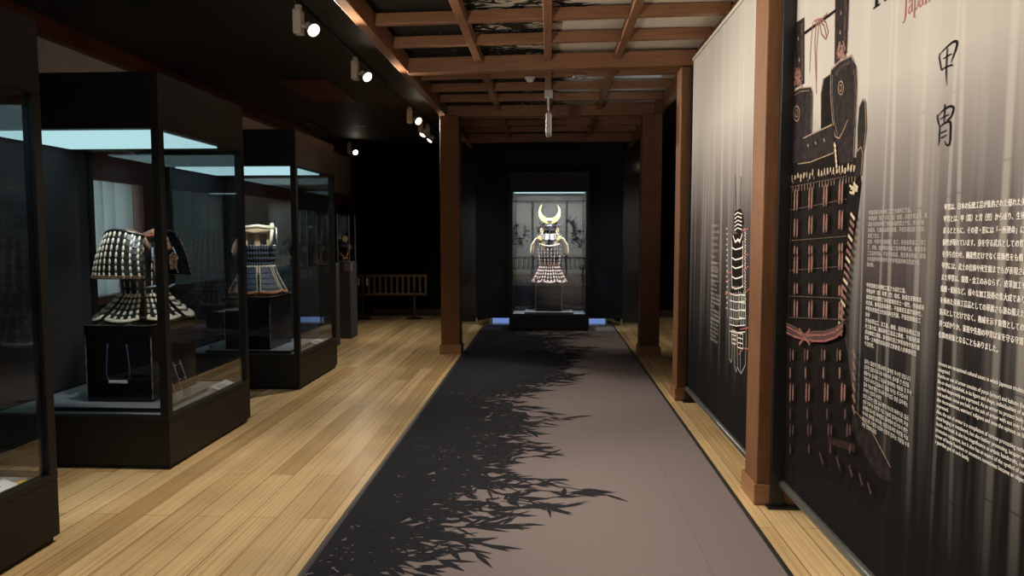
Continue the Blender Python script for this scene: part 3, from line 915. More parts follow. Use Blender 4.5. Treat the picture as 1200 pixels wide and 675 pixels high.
# throat guard of white-pink lames
def Sb(u, v):
    a = -PI / 2 + (u - .5) * PI * 1.1
    return Vector((0.14 * cos(a) * (1 + .35 * v), 0.12 * sin(a) * (1 + .35 * v), 0.72 - 0.10 * v)), Vector((cos(a), sin(a), .4)).normalized()
b = MB(); lames(b, Sb, 20, 3); o = b.build('throat_guard', M['iron'], t)
b = MB(); lacing(b, Sb, 14, 3, w=.008); b.build('lacing', M['pink_lace'], o, smooth=True)
for sx in (-1, 1):
    MB().tube([(sx * 0.12, 0.0, 0.60), (sx * 0.20, -0.01, 0.62), (sx * 0.26, -0.02, 0.54), (sx * 0.285, -0.05, 0.44), (sx * 0.27, -0.08, 0.36)], [0.045, 0.05, 0.042, 0.034, 0.024], 10).build('sleeve', M['brocade'], t, smooth=True)
    MB().tube([(sx * 0.14, -0.06, 0.66), (sx * 0.22, -0.07, 0.64), (sx * 0.285, -0.08, 0.54), (sx * 0.305, -0.10, 0.44), (sx * 0.285, -0.11, 0.36)], 0.009, 6).build('sleeve_cord', M['cream_lace'], t, smooth=True)
    MB().prism([(-.03, 0), (.03, 0), (.035, .11), (0, .13), (-.035, .11)], (sx * 0.10, -0.17, 0.47), (1, 0, 0), (0, 0, 1), .006).build('chest_plate', M['gold_dull'], t)
    MB().prism([(0, 0), (.05, .03), (.075, .10), (.035, .07), (0, .05)], (sx * .12, -.13, .60), (sx, 0, 0), (0, 0, 1), .006).build('shoulder_flap', M['gold'], t)
MB().tube([(-.16, -.15, .555), (-.08, -.19, .53), (0, -.2, .52), (.08, -.19, .53), (.16, -.15, .555)], 0.010, 6).build('breast_cord', M['cream_lace'], t, smooth=True)
make_helmet(t, 0.80, 0.105, bowl=M['iron'], lace=M['silver'], flare=1.6)
b = MB(); b.tube([(-.1, -.03, .78), (-.12, -.06, .72), (-.1, -.1, .66), (-.02, -.13, .63)], .007, 6).tube([(.1, -.03, .78), (.12, -.06, .72), (.1, -.1, .66), (.02, -.13, .63)], .007, 6)
b.build('chin_cord', M['cream_lace'], t, smooth=True)
MB().prism(crescent(0.35, 0.98, 0), (0, -.165, 1.045), (1, 0, 0), (0, 0, 1), 0.006).build('moon_crest', M['gold'], t, bevel=0.001)
b = MB().blob((0, -.17, .925), Vector((.048, 0, 0)), Vector((0, .02, 0)), Vector((0, 0, .035)), 10, 6)
b.build('crest_boss', M['silver'], t, smooth=True)

# ------------------------------------------------------------------ plinths with helmets
def plinth_case(label, x1, y0, w=0.54, d=0.36):
    t = thing('plinth_case', label, 'display case', (x1 - w / 2, y0 + d / 2, 0), group='slate plinths beyond the tall showcases')
    MB().box((-w / 2, -d / 2, 0), (w / 2, d / 2, 1.12)).build('plinth', M['plinth'], t, bevel=0.005)
    g = .005
    a, b, z0, z1 = w / 2 - .012, d / 2 - .012, 1.1205, 1.80
    MB().box((-a, -b, z0), (a, -b + g, z1 - g)).build('glass_pane', M['glass'], t)
    MB().box((-a, b - g, z0), (a, b, z1 - g)).build('glass_pane', M['glass'], t)
    MB().box((-a, -b + g, z0), (-a + g, b - g, z1 - g)).build('glass_pane', M['glass'], t)
    MB().box((a - g, -b + g, z0), (a, b - g, z1 - g)).build('glass_pane', M['glass'], t)
    MB().box((-a, -b, z1 - g), (a, b, z1)).build('glass_pane', M['glass'], t)
    ed = MB()
    for sx in (-1, 1):
        for sy in (-1, 1):
            ed.box((sx * a - .003, sy * b - .003, z0), (sx * a + .003, sy * b + .003, z1))
    ed.build('glass_edge', M['grey_plastic'], t)
    MB().box((w / 2 + .0005, -d / 2 + 0.01, 0.985), (w / 2 + .006, -d / 2 + 0.10, 1.10)).box((w / 2 - .09, -d / 2 - .006, .985), (w / 2 - .01, -d / 2 - .0005, 1.10)).build('caption_plate', M['pinkcard'], t)
    return t


pl = plinth_case('slate plinth with glass box nearer of the two past the tall showcases', -2.88, 9.45)
copy_tree(pl, 'slate plinth with glass box standing nearest the slatted fence', (-3.15, 10.54, 0))
copy_tree(pl, 'slate plinth with glass box directly after the indigo cuirass showcase', (-3.15, 8.72, 0))


def kabuto(label, loc, rz, crest):
    t = thing('samurai_helmet', label, 'helmet', loc, rz, 'helmets on plinths')
    MB().lathe([(0.07, 0), (0.07, 0.012), (0.018, 0.02), (0.018, 0.2), (0.05, 0.215)], n=16).build('stand', M['lacquer'], t, smooth=False)
    make_helmet(t, 0.235, 0.115, lace=M['blue_lace'], flare=1.5)
    if crest == 'horns':
        for sx in (-1, 1):
            MB().prism([(0, 0), (.02, .0), (.06, .06), (.085, .14), (.08, .21), (.055, .13), (.03, .06)], (sx * .012, -.14, .28), (sx * .6, 0, 0), (0, 0, 1.0), .005).build('horn', M['gold_dull'], t)
    else:
        MB().lathe([(.045, 0), (.045, .006)], (0, -.145, .33), 20, axis=(0, 1, 0)).build('disc_crest', M['gold_dull'], t)
    b = MB()
    for sx in (-1, 1):
        b.tube([(sx * .09, -.04, .20), (sx * .07, -.10, .12), (sx * .02, -.13, .07), (sx * .045, -.14, .03), (sx * .02, -.14, .01)], .008, 6)
    b.tube([(-.05, -.135, .012), (-.02, -.14, .05), (.03, -.135, .05), (.06, -.13, .012)], .008, 6)
    b.build('chin_cord', M['orange_cord'], t, smooth=True)
    return t


kabuto('dark helmet with upright gilt horns and orange cords on the nearer plinth', (-3.19, 9.62, 1.122), rad(60), 'horns')
kabuto('dark helmet with orange cords on the plinth nearest the slatted fence', (-3.08, 10.54, 1.122), rad(50), 'disc')
kabuto('dark helmet on the plinth directly after the indigo cuirass showcase', (-3.15, 8.72, 1.122), rad(50), 'disc')

# caption cards and acrylic stands inside the cases
def text_mesh(body, size, name, mat, parent, origin, ex, ey, off=(0, 0, 0), sx=1.0, space=1.0, bold=0.0, linesp=1.0, lift=0.0, rot=0.0, align='LEFT', double=0.0):
    cu = bpy.data.curves.new('tmp', 'FONT')
    cu.body = body; cu.size = size; cu.space_line = linesp; cu.space_character = space; cu.offset = bold
    cu.align_x = align
    cu.resolution_u = 3
    ob = bpy.data.objects.new('tmp', cu); C.objects.link(ob)
    dg = bpy.context.evaluated_depsgraph_get(); dg.update()
    me = bpy.data.meshes.new_from_object(ob.evaluated_get(dg))
    bpy.data.objects.remove(ob)
    ex = Vector(ex); ey = Vector(ey); n_ = ex.cross(ey).normalized()
    o = Vector(origin) - Vector(off)
    for v in me.vertices:
        x, y = v.co.x * sx, v.co.y
        v.co = o + ex * (x * cos(rot) - y * sin(rot)) + ey * (x * sin(rot) + y * cos(rot)) + n_ * lift
    if double:
        bm = bmesh.new(); bm.from_mesh(me)
        g = bmesh.ops.duplicate(bm, geom=bm.verts[:] + bm.edges[:] + bm.faces[:])
        for e in g['geom']:
            if isinstance(e, bmesh.types.BMVert): e.co += ex * double + n_ * 2e-5
        bm.to_mesh(me); bm.free()
    me.materials.clear(); me.materials.append(mat)
    me.name = name
    r = bpy.data.objects.new(name, me); C.objects.link(r); r.parent = parent
    return r


def caption(label, x, y, z, rz=0.0, yellow=False):
    t = thing('caption_card', label, 'label', (x, y, z), rz, 'caption cards on the case floors')
    # slanted card facing the corridor (+x)
    MB().prism([(-.13, 0), (.13, 0), (.13, .085), (-.13, .085)], (0.04, 0, 0.003), (0, 1, 0), (-0.94, 0, 0.34), 0.004).build('card', M['card'], t)
    ls = MB()
    for i in range(6):
        ls.prism([(-.11, .008 + i * .012), (-.11 + (.12 if i % 3 else .17), .008 + i * .012), (-.11 + (.12 if i % 3 else .17), .012 + i * .012), (-.11, .012 + i * .012)], (0.0435, 0, 0.008), (0, 1, 0), (-0.94, 0, 0.34), 0.0006)
    ls.build('printed_lines', M['inkgrey'], t)
    if yellow:
        MB().prism([(.131, .0), (.19, .0), (.19, .03), (.131, .03)], (0.04, 0, 0.003), (0, 1, 0), (-0.94, 0, 0.34), 0.004).build('yellow_tag', plain('yellow_tag', (0.75, 0.5, 0.05), 0.5), t)
    return t


caption('white caption card with a yellow tag in the nearest showcase', -2.505, 3.06, ZD, yellow=True)
caption('white caption card beside the armour with cream lacing', -2.505, 5.40, ZD)
caption('white caption card beside the indigo cuirass', -2.505, 7.70, ZD)

for i, (lab, y) in enumerate((('clear acrylic easel leaning beside the corded chest, left of the pair', 4.78), ('clear acrylic easel leaning beside the corded chest, right of the pair', 4.97))):
    t = thing('acrylic_easel', lab, 'stand', (-2.60, y, ZD + 0.032), rad(0), 'clear easels beside the chest')
    MB().prism([(-.05, 0), (.05, 0), (.05, .26), (-.05, .26)], (0.03, 0, 0.004), (0, 1, 0), (-0.30, 0, 0.95), 0.004).build('panel', M['acrylic'], t)
    MB().prism([(-.05, 0), (.05, 0), (.05, .022), (-.05, .022)], (0.06, 0, 0.002), (0, 1, 0), (0.3, 0, 1), 0.004).build('lip', M['acrylic'], t)
    r_ = MB()
    for sy in (-.048, .048):
        r_.tube([(0.034, sy, 0.004), (-0.043, sy, 0.248)], 0.0022, 6)
    for zz_ in (0.03, 0.12, 0.22):
        for sy in (-.03, .03):
            r_.blob((0.036 - zz_ * .3158, sy, zz_ + .004), Vector((.007, 0, 0)), Vector((0, .007, 0)), Vector((0, 0, .005)))
    r_.build('bright_edge', plain('acrylic_edge', (0.42, 0.40, 0.38), 0.25), t, smooth=True)

# ------------------------------------------------------------------ end partition and glow
t = thing('partition_panel', 'wide navy black partition standing behind the end showcase', 'partition', (0, 12.15, 0))
MB().box((-1.235, -0.03, 0.115), (1.215, 0.03, 3.0)).build('panel', M['navy'], t, bevel=0.003)
for x in (-1.225, -0.99, 0.95, 1.205):
    MB().box((x - 0.012, -0.025, 0.0), (x + 0.012, 0.025, 0.1145)).build('leg', M['grey_plastic'], t)
t = MB().box((-0.97, 12.30, 0.005), (0.955, 12.33, 0.12)).build('blue_light_strip', M['blue_glow'], off=(0, 12.3, 0))
tag(t, 'low blue glowing strip showing under the partition', 'light')
# glossy dark panels either side at the back
mb = MB().box((-1.62, 12.55, 0), (-1.27, 12.60, 3.1)); struct('wall_return', mb, M['black_gloss'])
mb = MB().box((1.25, 12.55, 0), (1.75, 12.60, 3.1)); struct('wall_return', mb, M['black_gloss'])

# ------------------------------------------------------------------ slatted fences
def fence(label, loc, rz, length, n, tags=False, wd=None):
    wd = wd or M['wood_fence']
    t = thing('slatted_fence', label, 'fence', loc, rz, 'low slatted fences on black stands')
    h = length / 2
    MB().box((-h, -.014, .755), (h, .014, .795)).build('top_rail', wd, t, bevel=.003)
    MB().box((-h, -.014, .42), (h, .014, .46)).build('bottom_rail', wd, t, bevel=.003)
    for i in range(n):
        x = -h + 0.02 + (length - .04) * i / (n - 1)
        MB().box((x - .019, -.011, .4602), (x + .019, .011, .7548)).build('slat', wd, t)
    for x in (-h + .12, h - .22):
        MB().box((x - .018, -.05, .012), (x + .018, -.018, .56)).build('stand_post', M['black_metal'], t)
        MB().box((x - .14, -.16, 0), (x + .14, .10, .012)).build('stand_foot', M['black_metal'], t)
    if tags:
        for x in (-h + .05, -h + .2):
            MB().box((x - .016, -.018, .60), (x + .016, -.0145, .73)).build('white_tag', M['card'], t)
    return t


fence('low wooden slatted fence on black stands closing the far left corner', (-2.85, 12.95, 0), rad(5), 1.27, 13, True)
fence('low wooden slatted fence behind the viewer', (0.0, -0.6, 0), 0, 2.6, 18, wd=M['black_metal'])  # wood coloured black, so its mirrored silhouette stays dark

# painted sliding screens behind the viewer (they mirror in the end showcase)
for i in range(4):
    x = -2.6 + i * 1.3
    t = thing('sliding_screen', ['white sliding screen with ink branches beside the left wall behind the viewer', 'white sliding screen with ink branches left of centre behind the viewer', 'white sliding screen with ink branches right of centre behind the viewer', 'white sliding screen with ink branches furthest right behind the viewer'][i], 'screen', (x, YB + 0.05, 0), 0, 'painted sliding screens')
    MB().box((-.62, 0, .03), (.62, .02, 2.75)).build('paper', M['card'], t)
    b = MB().box((-.645, -.005, 0), (-.62, .03, 2.8)).box((.62, -.005, 0), (.645, .03, 2.8)).box((-.62, -.005, 2.75), (.62, .03, 2.8)).box((-.62, -.005, 0), (.62, .03, .03))
    b.build('frame', M['black_metal'], t)
    rr = random.Random(40 + i); b = MB()
    for k in range(5):
        p = [Vector((rr.uniform(-.4, .4), .0225, rr.uniform(.9, 1.3)))]
        for q in range(6):
            p.append(p[-1] + Vector((rr.uniform(-.14, .14), 0, rr.uniform(.05, .22))))
            for w_ in range(3):
                aa = rr.uniform(0, 6.28); b.blob(p[-1] + Vector((rr.gauss(0, .07), 0, rr.gauss(0, .07))), Vector((.05 * cos(aa), 0, .05 * sin(aa))), Vector((-.02 * sin(aa), 0, .02 * cos(aa))), Vector((0, .002, 0)))
        b.tube(p, .018, 5)
    b.build('ink_painting', M['ink'], t)

# ================================================================== BANNERS
def black_stand(label, x, y):
    t = thing('banner_stand', label, 'stand', (x, y, 0), group='black posts holding the banners')
    MB().box((-.033, -.016, .012), (.033, .016, 2.97)).build('post', M['black_metal'], t, bevel=.002)
    MB().box((-.055, -.045, 0), (.115, .018, .0115)).build('foot_plate', M['black_metal'], t, bevel=.002)


black_stand('black post on a foot plate between the nearest column and the large armour banner', 1.258, 3.99)
black_stand('black post on a foot plate beside the second column, at the second banner', 1.262, 6.545)


def banner(label, X, ya, yb, z0, z1, mat):
    t = thing('hanging_banner', label, 'banner', (X, (ya + yb) / 2, 0), group='tall printed cloth banners')
    off = (X, (ya + yb) / 2, 0)
    # cloth, billowing out a little towards its foot
    n = 40; mb = MB()
    for k in range(n + 1):
        z = z0 + (z1 - z0) * k / n
        for (y, dx) in ((ya, 0), (yb, 0), (yb, .003), (ya, .003)):
            mb.v.append((X + dx, y, z))
    for k in range(n):
        a = k * 4; b = a + 4
        mb.f += [(a, a + 1, b + 1, b), (a + 1, a + 2, b + 2, b + 1), (a + 2, a + 3, b + 3, b + 2), (a + 3, a, b, b + 3)]; mb.mi += [0] * 4
    mb.f += [(3, 2, 1, 0), (n * 4, n * 4 + 1, n * 4 + 2, n * 4 + 3)]; mb.mi += [0, 0]
    mb.build('cloth', mat, t, off)
    MB().tube([(X - .004, ya - .01, z0 - .018), (X - .004, yb + .01, z0 - .018)], .023, 14).build('bottom_tube', M['tube'], t, off, smooth=True)
    MB().box((X - .012, ya, z1 + .0005), (X + .012, yb, z1 + .025)).build('top_rail', M['white_sheet'], t, off, bevel=.003)
    return t, off


XA = 1.290
stalksA = [(2.02, 0.015, 0.055, 0.75), (2.16, -0.01, 0.045, 0.6), (2.33, 0.03, 0.030, 0.5), (2.47, -0.02, 0.028, 0.45), (2.62, 0.0, 0.045, 0.5), (2.80, 0.02, 0.035, 0.45), (2.92, -0.015, 0.02, 0.4), (3.05, 0.015, 0.022, 0.4), (1.90, 0.0, 0.03, 0.4)]
stalksA = [(y0 - 2.87, s_, w_, a_) for (y0, s_, w_, a_) in stalksA]
bmA = banner_mat('bamboo_banner_print', 2.10, 1.47, 0.92, stalksA, 3.1)
tA, oA = banner('large printed banner with photographed armour and white explanatory text, nearest on the right', XA, 1.77, 3.962, 0.155, 2.95, bmA)
XB = 1.245
stalksB = [(y0, s_, w_, a_) for (y0, s_, w_, a_) in [(-0.9, 0.02, .05, .4), (-0.55, -0.02, .04, .45), (-0.1, 0.02, .05, .5), (0.2, 0, .03, .4), (0.6, -0.02, .045, .45), (0.85, 0.01, .03, .4)]]
bmB = banner_mat('bamboo_banner_print_far', 2.35, 1.55, 0.75, stalksB, 8.4)
tB, oB = banner('printed banner with white line drawing of armour, hanging between two columns', XB, 4.36, 6.50, 0.145, 3.01, bmB)


class Print:
    """flat shapes printed on a banner; points come from the photograph as seen on that cloth"""
    def __init__(s, X):
        s.X = X; s.mb = MB(); s.k = 0

    def pt(s, px, py, lift):
        y, z = on_x(px, py, s.X)
        return (s.X - lift, y, z)

    def poly(s, pts, mi, lift=None):
        s.k += 1
        lf = lift if lift else 0.0006 + 0.00004 * s.k
        s.mb.add([s.pt(x, y, lf) for x, y in pts], [tuple(range(len(pts)))], mi)

    def lump(s, cx, cy, w, h, mi):
        """rounded upright strand; w in metres on the cloth, h in photo rows"""
        s.k += 1
        lf = 0.0006 + 0.00004 * s.k
        c = Vector(s.pt(cx, cy, lf)); b = Vector(s.pt(cx, cy + h / 2, lf)); hh = abs(c.z - b.z)
        s.mb.add([c + Vector((0, w / 2 * cos(a) * (abs(cos(a)) ** -.35 if abs(cos(a)) > .05 else 1), hh * sin(a))) for a in [2 * PI * i / 12 for i in range(12)]], [tuple(range(12))], mi)

    def line(s, pts, w, mi, lift=None):
        s.k += 1
        lf = lift if lift else 0.0006 + 0.00004 * s.k
        q = [Vector(s.pt(x, y, lf)) for x, y in pts]
        for a, b in zip(q, q[1:]):
            d = (b - a)
            if d.length < 1e-6: continue
            d.normalize(); p = Vector((0, -d.z, d.y)) * w / 2
            s.mb.add([a - p, b - p, b + p, a + p], [(0, 1, 2, 3)], mi)


# ---- the photographed armour on the near banner
LFT = 922.5
P = Print(XA)
mats = [M['print_dark'], M['print_plum'], M['print_edge'], M['print_lace'], M['print_cream'], M['print_lace_dim'], M['rose_print'], plain('leather_sheen_print', (0.065, 0.045, 0.045), 0.8, var=0.3, scale=40, spec=.1)]
# body of the armour
P.poly([(928, 190), (945, 186), (985, 176), (1003, 185), (1004, 200), (928, 215)], 0)
P.poly([(929, 196), (945, 190), (975, 184), (1006, 190), (1010, 215), (1006, 250), (999, 290), (992, 330), (988, 370), (990, 395), (994, 420), (998, 450), (1003, 480), (1015, 505), (1032, 535), (1043, 560), (1035, 590), (1018, 600), (990, 570), (960, 560), (935, 555), (923, 540), (924, 400), (926, 300)], 0)
# skirt tail
P.poly([(1000, 480), (1018, 500), (1042, 545), (1046, 565), (1030, 560), (1012, 530), (998, 505)], 1)
P.line([(1003, 482), (1020, 502), (1044, 548)], .006, 2)
# shoulder straps
P.poly([(932, 27), (943, 20), (943, 98), (932, 104)], 1)
P.poly([(979, -12), (996, -12), (993, 62), (978, 76)], 1)
P.line([(932, 27), (932, 104)], .004, 2); P.line([(943, 20), (943, 98)], .004, 2)
P.line([(979, -12), (978, 76)], .005, 2); P.line([(996, -12), (993, 62)], .005, 2)
# back plate
P.poly([(965, 92), (974, 86), (976, 150), (962, 156), (962, 110)], 0)
P.line([(962, 150), (963, 108), (966, 92), (974, 86)], .004, 2)
# cross bar and knotted cord
P.poly([(943, 37), (980, 10), (980, 14), (943, 41)], 0)
for pts in ([(953, 26), (951, 45), (950, 62), (949, 84)], [(957, 24), (955, 50), (956, 80), (957, 110)], [(960, 24), (957, 60), (957, 95)], [(954, 25), (962, 22), (968, 26), (971, 38), (968, 46), (963, 40), (961, 28)], [(958, 22), (966, 30), (969, 44)], [(956, 30), (961, 24), (970, 16)]):
    P.line(pts, .009, 6)
# left plate
P.poly([(929, 108), (938, 103), (951, 102), (953, 110), (952, 160), (948, 178), (935, 190), (929, 192)], 1)
P.line([(929, 108), (938, 103), (951, 102), (953, 110), (952, 160)], .006, 2)
# right big plate
P.poly([(974, 82), (984, 72), (998, 65), (1001, 72), (1004, 78), (1005, 100), (1003, 150), (1001, 190), (985, 192), (979, 175), (975, 140), (973, 110)], 1)
P.line([(974, 82), (984, 72), (998, 65), (1001, 72)], .009, 2)
P.line([(974, 84), (973.5, 110), (976, 140), (979, 160), (984, 162), (990, 150), (994, 140)], .006, 2)
P.line([(1004, 78), (1005, 100), (1003, 150)], .004, 2)
# sheen along the leather edges
for pts in ([(1000, 82), (1002, 100), (1000.5, 148), (1003, 150), (1004.4, 100), (1002.5, 80)], [(949, 108), (950.5, 112), (949.5, 158), (951.5, 158), (952.5, 110)], [(939, 28), (941.5, 26), (941.5, 96), (939.5, 97)], [(990, -12), (993.5, -12), (991, 62), (988.5, 64)], [(979, 86), (984, 78), (996, 71), (997, 74), (985, 81), (981, 90)], [(944, 166), (975, 151), (975, 154), (944, 169)]):
    P.poly(pts, 7)
P.line([(976, 88), (975.5, 112), (978, 142), (982, 158)], .003, 2); P.line([(1002, 150), (1000.5, 185)], .005, 2); P.line([(930.5, 112), (939, 107), (949, 106)], .003, 2)
for x, y in ((936, 45), (937, 70), (938, 88), (986, 15), (985, 38), (984, 52)):
    P.lump(x, y, .013, 5, 2)
# knots of cord on plates
for (cx, cy, r) in ((986, 103, 5.0), (934, 133, 5.5)):
    P.line([(cx + r * .65 * cos(a), cy + r * 1.6 * sin(a)) for a in [PI * 2 * i / 12 for i in range(13)]], .006, 2)
    P.line([(cx + r * .3 * cos(a), cy + r * .8 * sin(a)) for a in [PI * 2 * i / 8 for i in range(9)]], .005, 2)
# red tassels
rr = random.Random(5)
for (cx, cy, w_, h_) in ((935, 92, 6, 18), (987, 60, 6, 16)):
    for k in range(14):
        x0 = cx + rr.uniform(-w_, w_) * .6; y0 = cy - h_ * .6 + rr.uniform(-3, 3)
        P.line([(x0, y0), (x0 + rr.uniform(-3, 3), y0 + h_ * .6), (cx + rr.uniform(-w_, w_), y0 + h_)], .006, 6 if k % 3 else 2)
# breast plate
P.poly([(942, 162), (948, 159), (976, 146), (978, 148), (978, 178), (942, 191), (937, 192), (936, 184)], 1)
P.line([(942, 162), (948, 159), (976, 146)], .007, 2); P.line([(936, 192), (950, 190), (978, 179)], .006, 2)
for x, y in ((947, 169), (956, 166), (966, 163)): P.line([(x, y), (x + 1.5, y + 3)], .010, 2)
# side guard
P.poly([(1008, 125), (1012, 116), (1015, 120), (1016, 150), (1013, 175), (1009, 190), (1006, 180), (1006, 150)], 1)
P.line([(1008, 125), (1012, 116), (1015, 120), (1016, 150), (1013, 175)], .006, 2)
P.poly([(1005, 178), (1010, 172), (1012, 180), (1010, 205), (1004, 212), (1002, 200)], 1)
P.line([(1005, 178), (1010, 172), (1012, 180), (1010, 205)], .006, 2)
# cream knots row
for k in range(22):
    x = 929 + k * 3.5; y = 208 - (x - 929) * .16
    if k in (8, 15): continue
    P.lump(x, y + rr.uniform(-2, 2), .014 * rr.uniform(.7, 1.2), rr.uniform(5, 10), 4); P.lump(x + 1.5, y + rr.uniform(-5, 6), .008, 4, 2)
    P.line([(x + 1, y + 10), (x + 1, y + 17)], .006, 2)
for k in range(6): P.line([(979 + k * .7, 168 + k * 6), (981 + k * .3, 173 + k * 6)], .018, 4)
for k in range(8): P.line([(1000 + rr.uniform(-3, 5), 214 + k * 1.6), (1004 + rr.uniform(-2, 5), 220 + k)], .010, 4)
# dotted lame edges + rose lacing columns
cols = [936, 953.5, 971, 989.5]
rows = [(222, 250), (256, 280), (288, 300), (300, 322), (330, 345), (350, 372)]
for (a, b) in ((219, 4), (246, 3), (282, 2), (317, 0), (347, -3), (372, -6)):
    for k in range(26):
        x = 928 + k * 2.6
        y = a - (x - 928) * .16 * (1.2 if a < 250 else (.5 if a < 320 else -.25))
        P.line([(x, y), (x + .9, y)], .004, 2)
for c in cols:
    for (a, b) in rows:
        sl = (c - 928) * (-.16 if a < 280 else (-.07 if a < 320 else .04))
        for dx in (-2.0, 1.2):
            P.lump(c + dx, (a + b) / 2 + sl + rr.uniform(-.8, .8), .021 * rr.uniform(.85, 1.1), (b - a) - 1 + rr.uniform(-1, 1), 3)
for k in range(17):
    y = 250 + k * 8.5
    x = 1003 - k * .95
    P.line([(x - 2, y), (x + 3, y + 7)], .014, 3 if k % 3 else 4)
# rope belt
for k, dy in enumerate((-6, -2.5, 1, 4.5)):
    P.line([(925, 385 + dy), (935, 390 + dy), (946, 395 + dy * .6), (957, 395 + dy), (970, 395 + dy), (983, 391 + dy), (992, 383 + dy)], .012, 6 if k % 2 else 5)
P.line([(940, 385), (953, 404)], .014, 3); P.line([(953, 386), (940, 404)], .014, 6); P.line([(942, 388), (955, 402)], .005, 5)
# lower lacing, sinking into the dark
for c, off_ in ((931, 0), (948, 1), (968, 2), (986, 3)):
    for j, (a, b) in enumerate(((408, 424), (430, 444), (448, 472), (478, 492), (496, 512), (520, 532))):
        dx = off_ * (a - 400) * .045
        P.lump(c + dx - 1.5, (a + b) / 2, .019, b - a, 3 if a < 470 and j % 3 else 5)
        if j % 2 == 0: P.lump(c + dx + 1.9, (a + b) / 2, .018, b - a - 3, 5 if a > 450 else 3)
for k in range(18): P.line([(975 + k * 1.8, 512 + k * .5), (976 + k * 1.8, 520 + k * .6)], .005, 5)
for k in range(6): P.line([(1005 - k * .2, 410 + k * 13), (1007, 420 + k * 13)], .016, 3)
for (x, y) in ((985, 535), (1000, 545), (1012, 555), (965, 530), (1022, 565)): P.line([(x, y), (x + 4, y + 14)], .014, 5)
P.mb.build('armour_picture', mats, tA, oA)

EX, EY = (0, -1, 0), (0, 0, 1)


def btext(parent, off, X, px, py, body, size, pitch, name, mat, sx=1.0, bold=0.0, sp=1.0, double=0.0):
    y, z = on_x(px, py, X)
    lines = body.split('\n')
    # one mesh per block; line pitch in metres
    o = text_mesh(body, size, name, mat, parent, (X - 0.0022, y, z), EX, EY, off, sx=sx, linesp=pitch / size, bold=bold, space=sp, double=double)
    return o


JP = '''甲冑は、日本の伝統工芸が集約された優れた美術工芸品です。
甲冑とは、甲（鎧）と冑（兜）から成り、生死を分ける戦場を
彩るとともに、その姿・形には「一所懸命」に生きた武士の
個性が現れています。身を守る武具としての質実剛健さ
を持ち合わせ、機能性だけでなく装飾性をも備えた
甲冑には、武士の信仰や死生観までもが表現され、
また甲冑は、鍛鉄・金工のみならず、皮革加工や漆工、
繊維・組紐など、様々な加工技術の集大成であり、
を極めた美術工芸品としての華麗さも兼ね備えた
防具としてだけでなく、権威を示す象徴としての側面も
持つばかりか、家祖や先祖の甲冑は家を守る守護神として
信仰の対象となることもありました。'''
EN = '''Armors are exceptional cultural assets in which Japanese traditional crafts are
integrated.
Katchu or suit of armor consists of yoroi (armor) and kabuto (helmet). On the
life-or-death battlefield, in its figure and shape, individualities of warriors who
worked desperately are expressed. As an armor to protect body, both quality
and aesthetic sense are held, in the suit of armor with not only functionality but
also decorativeness, warriors' religions and even the opinion on life and death are
expressed.
Also, the suit of armor is a compilation of various processing technologies, not only
metal forging or metalwork, but also leather processing, lacquer work,
textile and braid. It also has magnificence as artistic handicrafts, not only as
protective equipment, but it also has an aspect of the symbol of authority, and the
armor of family founders or ancestors sometimes became an object of worship as
a guardian god of such family.'''
ZH1 = '''甲胄是集日本传统工艺之大成的工艺品。
甲胄由甲（铠）与胄（盔）组成，点缀生死战场，其
姿态与形状体现了拼命奋战的武士个性。作为护身
的武具，它兼具品质与美感，不仅实用且富于装饰，
表现了武士。
此外，甲胄不仅是锻铁、金工，还有皮革加工、漆工
艺、纤维、组纽等各种加工技术的集大成，兼具美术
工艺品的华丽，不仅作为防具，而且象征权威，家祖
与先祖的甲胄有时作为守护家族的神灵而成为信
仰对象。'''
ZH2 = '''甲冑是集日本傳統工藝之大成的工藝。
甲冑由甲（鎧）與冑（兜）組成，點綴生死戰場其
姿態與形狀體現了拚命奮戰的武士－個性，作為護身
的武具，兼具品質與美感，不僅實用且富於裝飾性，
甲冑亦表現武士的信仰與生死觀，不僅是鍛鐵金工
技術
亦有皮革加工、漆工藝、纖維、組紐等各種加工技
術之集大成，兼具美術工藝品之華麗，不僅為防具
更為權威之象徵，家祖與先祖之甲冑有時作為守護
家族－之神靈而成為信仰之對象受人供奉祭祀至
今日仍然。'''
KO = '''갑주는 일본의 전통공예가 집약된 우수한 것입니다.
갑주란 갑옷과 투구로 이루어져, 생사를 건 전장을
물들이는 동시에 그 모습과 형태에는 목숨을 건 무사
개성이 나타나 있습니다. 몸을 지키는 무구로서의
질과 기능성 뿐만 아니라 장식성도 갖춘 갑주에는
무사의 신앙과 사생관.
또한 갑주는 단철 금공 뿐만 아니라 피혁가공, 칠공,
섬유 끈목 등 다양한 가공 기술의 집대성이며, 미술
공예품으로서의 화려함도 겸비하여 방구로서 뿐만
아니라 권위를 나타내는 상징으로서의 측면을 지닐
뿐 아니라 가문의 시조와 선조의 갑주는 가문을 수호
하는 신앙의 대상.'''
btext(tA, oA, XA, 1107, 246, JP, 0.0232, 0.0380, 'japanese_text', M['white_ink'], 0.84, 0.0, double=0.0016)
btext(tA, oA, XA, 1100.5, 427.5, EN, 0.0185, 0.0202, 'english_text', M['white_ink'], 0.90, 0.0, double=0.0007)
btext(tA, oA, XA, 1018.5, 251.5, ZH1, 0.0200, 0.0232, 'chinese_text', M['pale_ink'], 1.0, 0.0, double=0.0004)
btext(tA, oA, XA, 1016.0, 336, ZH2, 0.0200, 0.0238, 'chinese_text', M['white_ink'], 1.0, 0.0)
btext(tA, oA, XA, 1013.5, 425, KO, 0.0200, 0.0238, 'korean_text', M['white_ink'], 0.92, 0.0)

